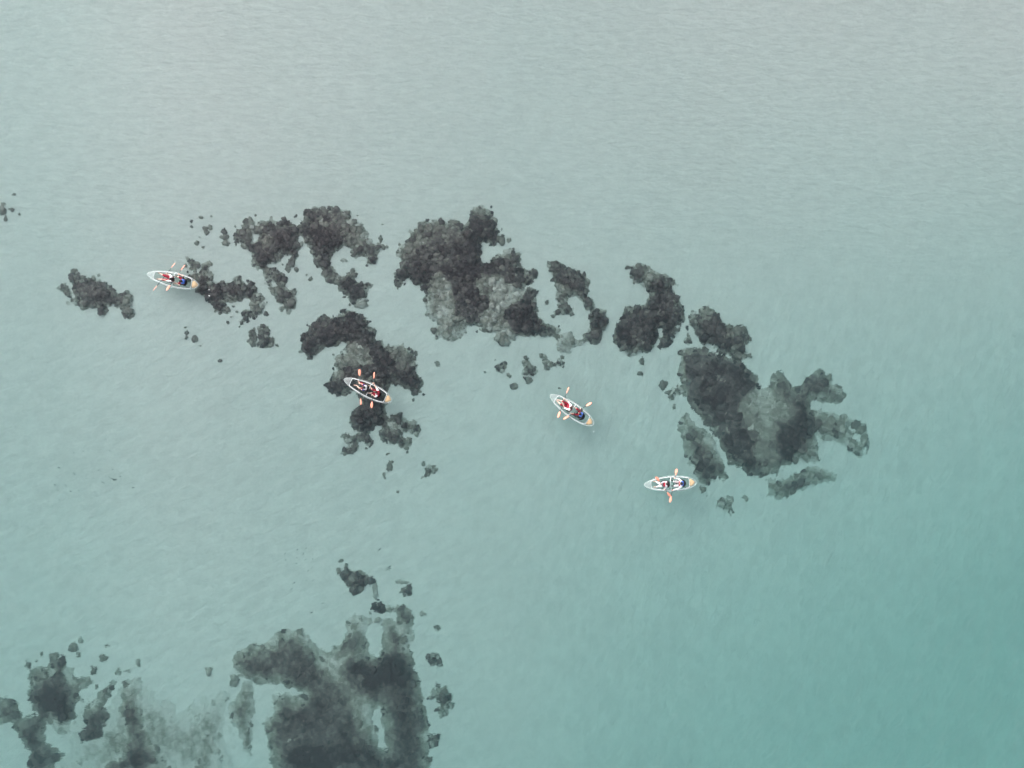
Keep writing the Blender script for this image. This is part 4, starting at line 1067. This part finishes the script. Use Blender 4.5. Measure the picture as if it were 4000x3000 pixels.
# ---------------------------------------------------------------- people
def person(kid, label, P, shirt, sleeve, vest, back, lower, lower_len, hair, long_hair, skin='skin', shoes=None, size=1.0):
    """P: measured joints. sleeve 0.45 = above the elbow, 2 = to the wrist; lower_len 1 = to the knee, 2 = to the ankle"""
    ZD = dict(pel=.19, head=.80, neck=.665, shu=.585, shd=.585, elu=.42, eld=.42, hau=.43, had=.43, knu=.30, knd=.30, anu=.10, and_=.10, tou=.13, tod=.13)
    J = {}
    for k, v in P.items():
        z = v[2] if len(v) > 2 else ZD[k]
        J[k] = world_at(kid, v[0], v[1], z)
    kroot = KR[kid]; yaw = kroot.rotation_euler.z
    base = Vector((J['pel'].x, J['pel'].y, 0.05))
    root = empty('person', base, yaw)
    tag(root, label, 'person', 'kayakers')
    R = Matrix.Rotation(-yaw, 3, 'Z')
    for k in J: J[k] = R @ (J[k] - base)
    pel, hd, nk = J['pel'], J['head'], J['neck']
    cap = capsule
    lat = (J['shd'] - J['shu']); lat.z = 0; lat.normalize()
    chest = pel.lerp(nk, .62); waist = pel.lerp(nk, .30)
    su, sd_ = J['shu'], J['shd']
    hipu, hipd = pel - lat * .095 , pel + lat * .095
    fwd = Vector((lat.y, -lat.x, 0))
    if fwd.x < 0: fwd = -fwd
    def torso(g, inf):
        for s in (-1, 1):
            cap(g, pel + lat * s * .07, waist + lat * s * .05, .105 + inf, .095 + inf)
            cap(g, waist + lat * s * .05, chest + lat * s * .08, .095 + inf, .105 + inf)
            cap(g, chest + lat * s * .08, nk - Vector((0, 0, .10)) + lat * s * .06, .105 + inf, .08 + inf)
    def arm(g, s, e, h, inf, upto):
        if upto <= 1: cap(g, s, s.lerp(e, upto), .052 + inf, .042 + inf)
        else:
            cap(g, s, e, .052 + inf, .040 + inf); cap(g, e, e.lerp(h, upto - 1), .040 + inf, .032 + inf)
    def leg(g, hp, kn, an, inf, upto):
        if upto <= 1: cap(g, hp, hp.lerp(kn, upto), .085 + inf, .06 + inf)
        else:
            cap(g, hp, kn, .085 + inf, .058 + inf)
            mid = kn.lerp(an, .35) 
            if upto > 1.35:
                cap(g, kn, mid, .056 + inf, .054 + inf); cap(g, mid, kn.lerp(an, upto - 1), .054 + inf, .036 + inf)
    # body
    g = Geo()
    torso(g, 0)
    cap(g, su, sd_, .058, .058); cap(g, nk - Vector((0, 0, .05)), hd - Vector((0, 0, .06)), .052, .052)
    rot = Matrix.Rotation(math.atan2(fwd.y, fwd.x), 3, 'Z')
    ball(g, hd, (.100, .078, .118), 16, 12, rot)
    cap(g, hd + fwd * .045 - Vector((0, 0, .075)), hd + fwd * .06 - Vector((0, 0, .07)), .045, .032)   # jaw and chin
    cap(g, hd + fwd * .097 + Vector((0, 0, .005)), hd + fwd * .116 - Vector((0, 0, .022)), .010, .014)   # nose
    for s in (-1, 1): ball(g, hd + lat * s * .080 - Vector((0, 0, .01)), (.014, .012, .026), 8, 6)
    for s, e, h in ((su, J['elu'], J['hau']), (sd_, J['eld'], J['had'])):
        arm(g, s, e, h, -.008, 1.93)
    for hp, kn, an, to in ((hipu, J['knu'], J['anu'], J['tou']), (hipd, J['knd'], J['and_'], J['tod'])):
        leg(g, hp, kn, an, -.008, 2)
        cap(g, an, an.lerp(to, .5), .036, .034); cap(g, an.lerp(to, .5), to, .034, .022)
    me = remeshed(g, 'body', .010)
    # hands: a palm over the shaft and five bent fingers, joined to the body mesh
    hg = Geo()
    shaft = (J['had'] - J['hau']); shaft.z = 0; shaft.normalize()
    for e, h, sg in ((J['elu'], J['hau'], 1), (J['eld'], J['had'], -1)):
        fw = (h - e).normalized(); ax = shaft
        pf = fw - ax * fw.dot(ax); pf = pf.normalized() if pf.length > .2 else fwd
        up = Vector((0, 0, 1))
        wr = h - pf * .045 + up * .012; pc = h + pf * .0 + up * .030
        cap(hg, wr, pc, .026, .026, 10)
        for k, ln in enumerate((.92, 1.0, .95, .78)):
            o_ = ax * (k - 1.5) * .021
            a = pc + o_ + pf * .018; b = a + pf * .030 * ln - up * .006; c = b + pf * .006 - up * .026 * ln; d = c - pf * .022 * ln - up * .012
            tube(hg, [pc + o_ * .8, a, b, c, d], [.011, .0095, .009, .0085, .006], 7)
        th = pc + ax * sg * .030 - pf * .018
        tube(hg, [pc - pf * .02, th, th + pf * .012 - up * .028, th + pf * .028 - up * .042], [.013, .0115, .010, .007], 7)
        for k in range(1): pass
    # eyes and brow ridges sit on the face
    bm = bmesh.new(); bm.from_mesh(me); hm = hg.mesh('hands'); bm.from_mesh(hm); bm.to_mesh(me); bm.free(); bpy.data.meshes.remove(hm)
    for p in me.polygons: p.use_smooth = True
    body = link_mesh('body', me, M[skin], root)
    for s in (-1, 1):
        g = Geo(); ball(g, hd + fwd * .088 + lat * s * .032 + Vector((0, 0, .012)), (.011, .013, .008), 8, 6)
        link_mesh('eye', g.mesh('eye'), M['hair'], root)
    g = Geo(); tube(g, [hd + fwd * .094 - lat * .022 - Vector((0, 0, .052)), hd + fwd * .100 - Vector((0, 0, .053)), hd + fwd * .094 + lat * .022 - Vector((0, 0, .052))], .005, 6)
    link_mesh('mouth', g.mesh('mouth'), M['red'], root)
    # shirt
    g = Geo(); torso(g, .012); cap(g, su, sd_, .066, .066)
    arm(g, su, J['elu'], J['hau'], .012, sleeve if sleeve <= 1 else 1.88); arm(g, sd_, J['eld'], J['had'], .012, sleeve if sleeve <= 1 else 1.88)
    link_mesh('shirt', remeshed(g, 'shirt', .013), M[shirt], root)
    # shorts or trousers
    g = Geo()
    for s in (-1, 1): cap(g, pel + lat * s * .08, waist + lat * s * .06, .125, .108)
    ll = .92 if lower_len == 1 else 1.92
    leg(g, hipu, J['knu'], J['anu'], .018, ll); leg(g, hipd, J['knd'], J['and_'], .018, ll)
    link_mesh('shorts' if lower_len == 1 else 'trousers', remeshed(g, 'lower', .013), M[lower], root)
    # life vest: thick panels, open at arms and neck
    if vest:
        g = Geo()
        for s in (-1, 1):
            cap(g, waist + lat * s * .055 + fwd * .03, chest + lat * s * .07 + fwd * .035, .112, .108)
            cap(g, chest + lat * s * .07 + fwd * .03, nk - Vector((0, 0, .07)) + lat * s * .085 + fwd * .01, .10, .050)
            cap(g, nk - Vector((0, 0, .055)) + lat * s * .095 + fwd * .02, nk - Vector((0, 0, .06)) + lat * s * .095 - fwd * .07, .040, .040)
        v = link_mesh('life_vest', remeshed(g, 'vest', .013), M[vest], root)
        if back:
            g = Geo()
            for s in (-1, 1):
                cap(g, waist + lat * s * .06 - fwd * .055, chest + lat * s * .085 - fwd * .06, .085, .088)
                cap(g, chest + lat * s * .085 - fwd * .06, nk - Vector((0, 0, .055)) + lat * s * .10 - fwd * .065, .088, .058)
                cap(g, nk - Vector((0, 0, .03)) + lat * s * .10 - fwd * .06, nk - Vector((0, 0, .03)) + lat * s * .115 + fwd * .01, .05, .036)
            cap(g, nk - Vector((0, 0, .03)) - lat * .09 - fwd * .075, nk - Vector((0, 0, .03)) + lat * .09 - fwd * .075, .055, .055)
            link_mesh('back_panel', remeshed(g, 'backp', .013), M[back], v)
        for zf in (.35, .7):
            g = Geo(); c_ = waist.lerp(chest, zf) + fwd * .145
            tube(g, [c_ - lat * .12 - fwd * .03, c_, c_ + lat * .12 - fwd * .03], .010, 6)
            link_mesh('buckle_strap', g.mesh('strap'), M['black'], v)
    if shoes:
        for an, to in ((J['anu'], J['tou']), (J['and_'], J['tod'])):
            g = Geo(); cap(g, an - Vector((0, 0, .01)), an.lerp(to, .5), .046, .045); cap(g, an.lerp(to, .5), to, .045, .036)
            link_mesh('shoe', remeshed(g, 'shoe', .012), M[shoes], root)
    # hair
    g = Geo()
    ball(g, hd - fwd * .014 + Vector((0, 0, .022)), (.108, .092, .112), 16, 12, rot)
    ball(g, hd - fwd * .04 - Vector((0, 0, .02)), (.085, .086, .10), 16, 12, rot)
    if long_hair:
        b0 = hd - fwd * .07 - Vector((0, 0, .03))
        for s in (-.05, 0, .05):
            cap(g, b0 + lat * s, b0 + lat * s * 1.3 - fwd * .05 - Vector((0, 0, .15)), .058, .045)
            cap(g, b0 + lat * s * 1.3 - fwd * .05 - Vector((0, 0, .15)), b0 + lat * s * 1.2 - fwd * .06 - Vector((0, 0, .26)), .045, .025)
    hm = remeshed(g, 'hair', .011)
    for v in hm.vertices:
        n_ = mnoise.noise(v.co * 38) * .006 + mnoise.noise(v.co * 90) * .003
        v.co += v.normal * n_
    link_mesh('hair', hm, M[hair], root)
    hx = (R.inverted() @ Vector((0, 0, 0)))
    return root, to_local(kroot, base)

PEOPLE = []
PEOPLE.append(person('K1', 'front rower of the top left kayak in white sleeves, bare legs stretched to the bow',
    dict(head=(985,845), neck=(1015,852), shu=(1030,765), shd=(1010,915), elu=(955,705), hau=(858,680), eld=(862,905), had=(708,852), pel=(985,850), knu=(735,715), anu=(655,672), tou=(590,640), knd=(712,868), and_=(600,852), tod=(528,848)),
    'cotton', .85, 'red', None, 'red', 1, 'hair', True))
PEOPLE.append(person('K1', 'rear rower of the top left kayak in black tee and blue-backed vest',
    dict(head=(1318,920), neck=(1360,925), shu=(1412,830), shd=(1372,1020), elu=(1400,735), hau=(1268,700), eld=(1268,1052), had=(1098,918), pel=(1420,930), knu=(1285,790), anu=(1185,765), tou=(1110,745), knd=(1262,985), and_=(1160,1015), tod=(1080,990)),
    'blacktee', .5, 'red', 'blue', 'red', 1, 'hair', False, skin='skin'))
PEOPLE.append(person('K2', 'front rower over the hook-shaped reef, navy sleeves and pale-backed vest, knees bent',
    dict(head=(920,862), neck=(955,862), shu=(965,785), shd=(940,945), elu=(880,745), hau=(788,722), eld=(868,948), had=(795,880), pel=(985,870), knu=(805,690), anu=(755,668), tou=(722,620), knd=(790,900), and_=(672,792), tod=(570,775)),
    'navy', .6, 'red', 'cotton', 'red', 1, 'hair', False))
PEOPLE.append(person('K2', 'rear rower over the hook-shaped reef, arm raised high, white sleeves and red vest',
    dict(head=(1358,1025), neck=(1400,1045), shu=(1450,975), shd=(1395,1165), elu=(1378,880), hau=(1280,705), eld=(1350,1205), had=(1238,1130), pel=(1440,1090), knu=(1225,925), anu=(1160,830), tou=(1105,785), knd=(1235,1065), and_=(1070,1062), tod=(965,1035)),
    'cotton', .75, 'red', 'red', 'red', 1, 'hair2', False))
PEOPLE.append(person('K3', 'front rower of the middle kayak with crossed feet, long white sleeves and brown hair',
    dict(head=(912,850), neck=(905,860), shu=(925,775), shd=(865,925), elu=(835,665), hau=(692,570), eld=(712,862), had=(640,700), pel=(830,800), knu=(640,640), anu=(465,590), tou=(405,570), knd=(570,735), and_=(440,612), tod=(378,600)),
    'cotton', .98, 'red', None, 'red', 1, 'hair2', False, shoes='cotton'))
PEOPLE.append(person('K3', 'rear rower of the middle kayak, dark cap of hair before a blue vest collar',
    dict(head=(1205,1048), neck=(1225,1062), shu=(1255,985), shd=(1175,1120), elu=(1275,915), hau=(1225,888), eld=(1055,1125), had=(982,1040), pel=(1225,1070), knu=(1095,880), anu=(1040,835), tou=(985,790), knd=(945,1050), and_=(875,1010), tod=(830,960)),
    'blacktee', 2, 'red', 'blue', 'red', 1, 'hair', False))
PEOPLE.append(person('K4', 'front rower of the lower right kayak in white trousers with long black hair',
    dict(head=(985,680), neck=(985,685), shu=(965,615), shd=(970,765), elu=(850,620), hau=(775,672), eld=(945,805), had=(905,858), pel=(890,695), knu=(758,682), anu=(615,605), tou=(520,598), knd=(790,742), and_=(632,785), tod=(535,780)),
    'grey', 2, 'red', None, 'cotton', 2, 'hair', True))
PEOPLE.append(person('K4', 'rear rower of the lower right kayak reaching wide in long white sleeves',
    dict(head=(1452,668), neck=(1470,668), shu=(1462,590), shd=(1468,755), elu=(1350,512), hau=(1240,490), eld=(1365,840), had=(1165,893), pel=(1425,680), knu=(1240,610), anu=(1195,600), tou=(1140,560), knd=(1235,755), and_=(1190,755), tod=(1140,750)),
    'cotton', 2, 'red', 'blue', 'cotton', 2, 'hair', False, shoes='black'))
for (pr, loc), kid in zip(PEOPLE, ('K1', 'K1', 'K2', 'K2', 'K3', 'K3', 'K4', 'K4')):
    # the seat goes under each rower, where they sit
    KR[kid].rotation_euler.z
    sroot = KR[kid]
    seat(sroot, loc.x)

# ---------------------------------------------------------------- foam flecks on the water
def foam(px, py, r, n, label, sp):
    p = at_surface(px, py)
    g = Geo(); q = random.Random(int(px))
    for k in range(n):
        a = q.uniform(0, 6.28); d = q.uniform(0, sp)
        ball(g, (math.cos(a) * d, math.sin(a) * d * .6, .006), (r * q.uniform(.5, 1.2), r * q.uniform(.4, 1), .012), 8, 6)
    o = link_mesh('sea_foam', g.mesh('foam'), M['foam'], loc=(p[0], p[1], 0.01))
    tag(o, label, 'foam', kind='stuff')
foam(817.5, 1132, .036, 4, 'upper white fleck of foam behind the top left kayak', .05)
foam(816, 1155, .034, 5, 'lower white fleck of foam behind the top left kayak', .09)
foam(2319, 1685, .028, 4, 'tiny foam flecks behind the stern of the middle kayak', .10)
foam(684, 1021, .025, 4, 'thin foam at the upper paddle tip of the top left kayak', .06)
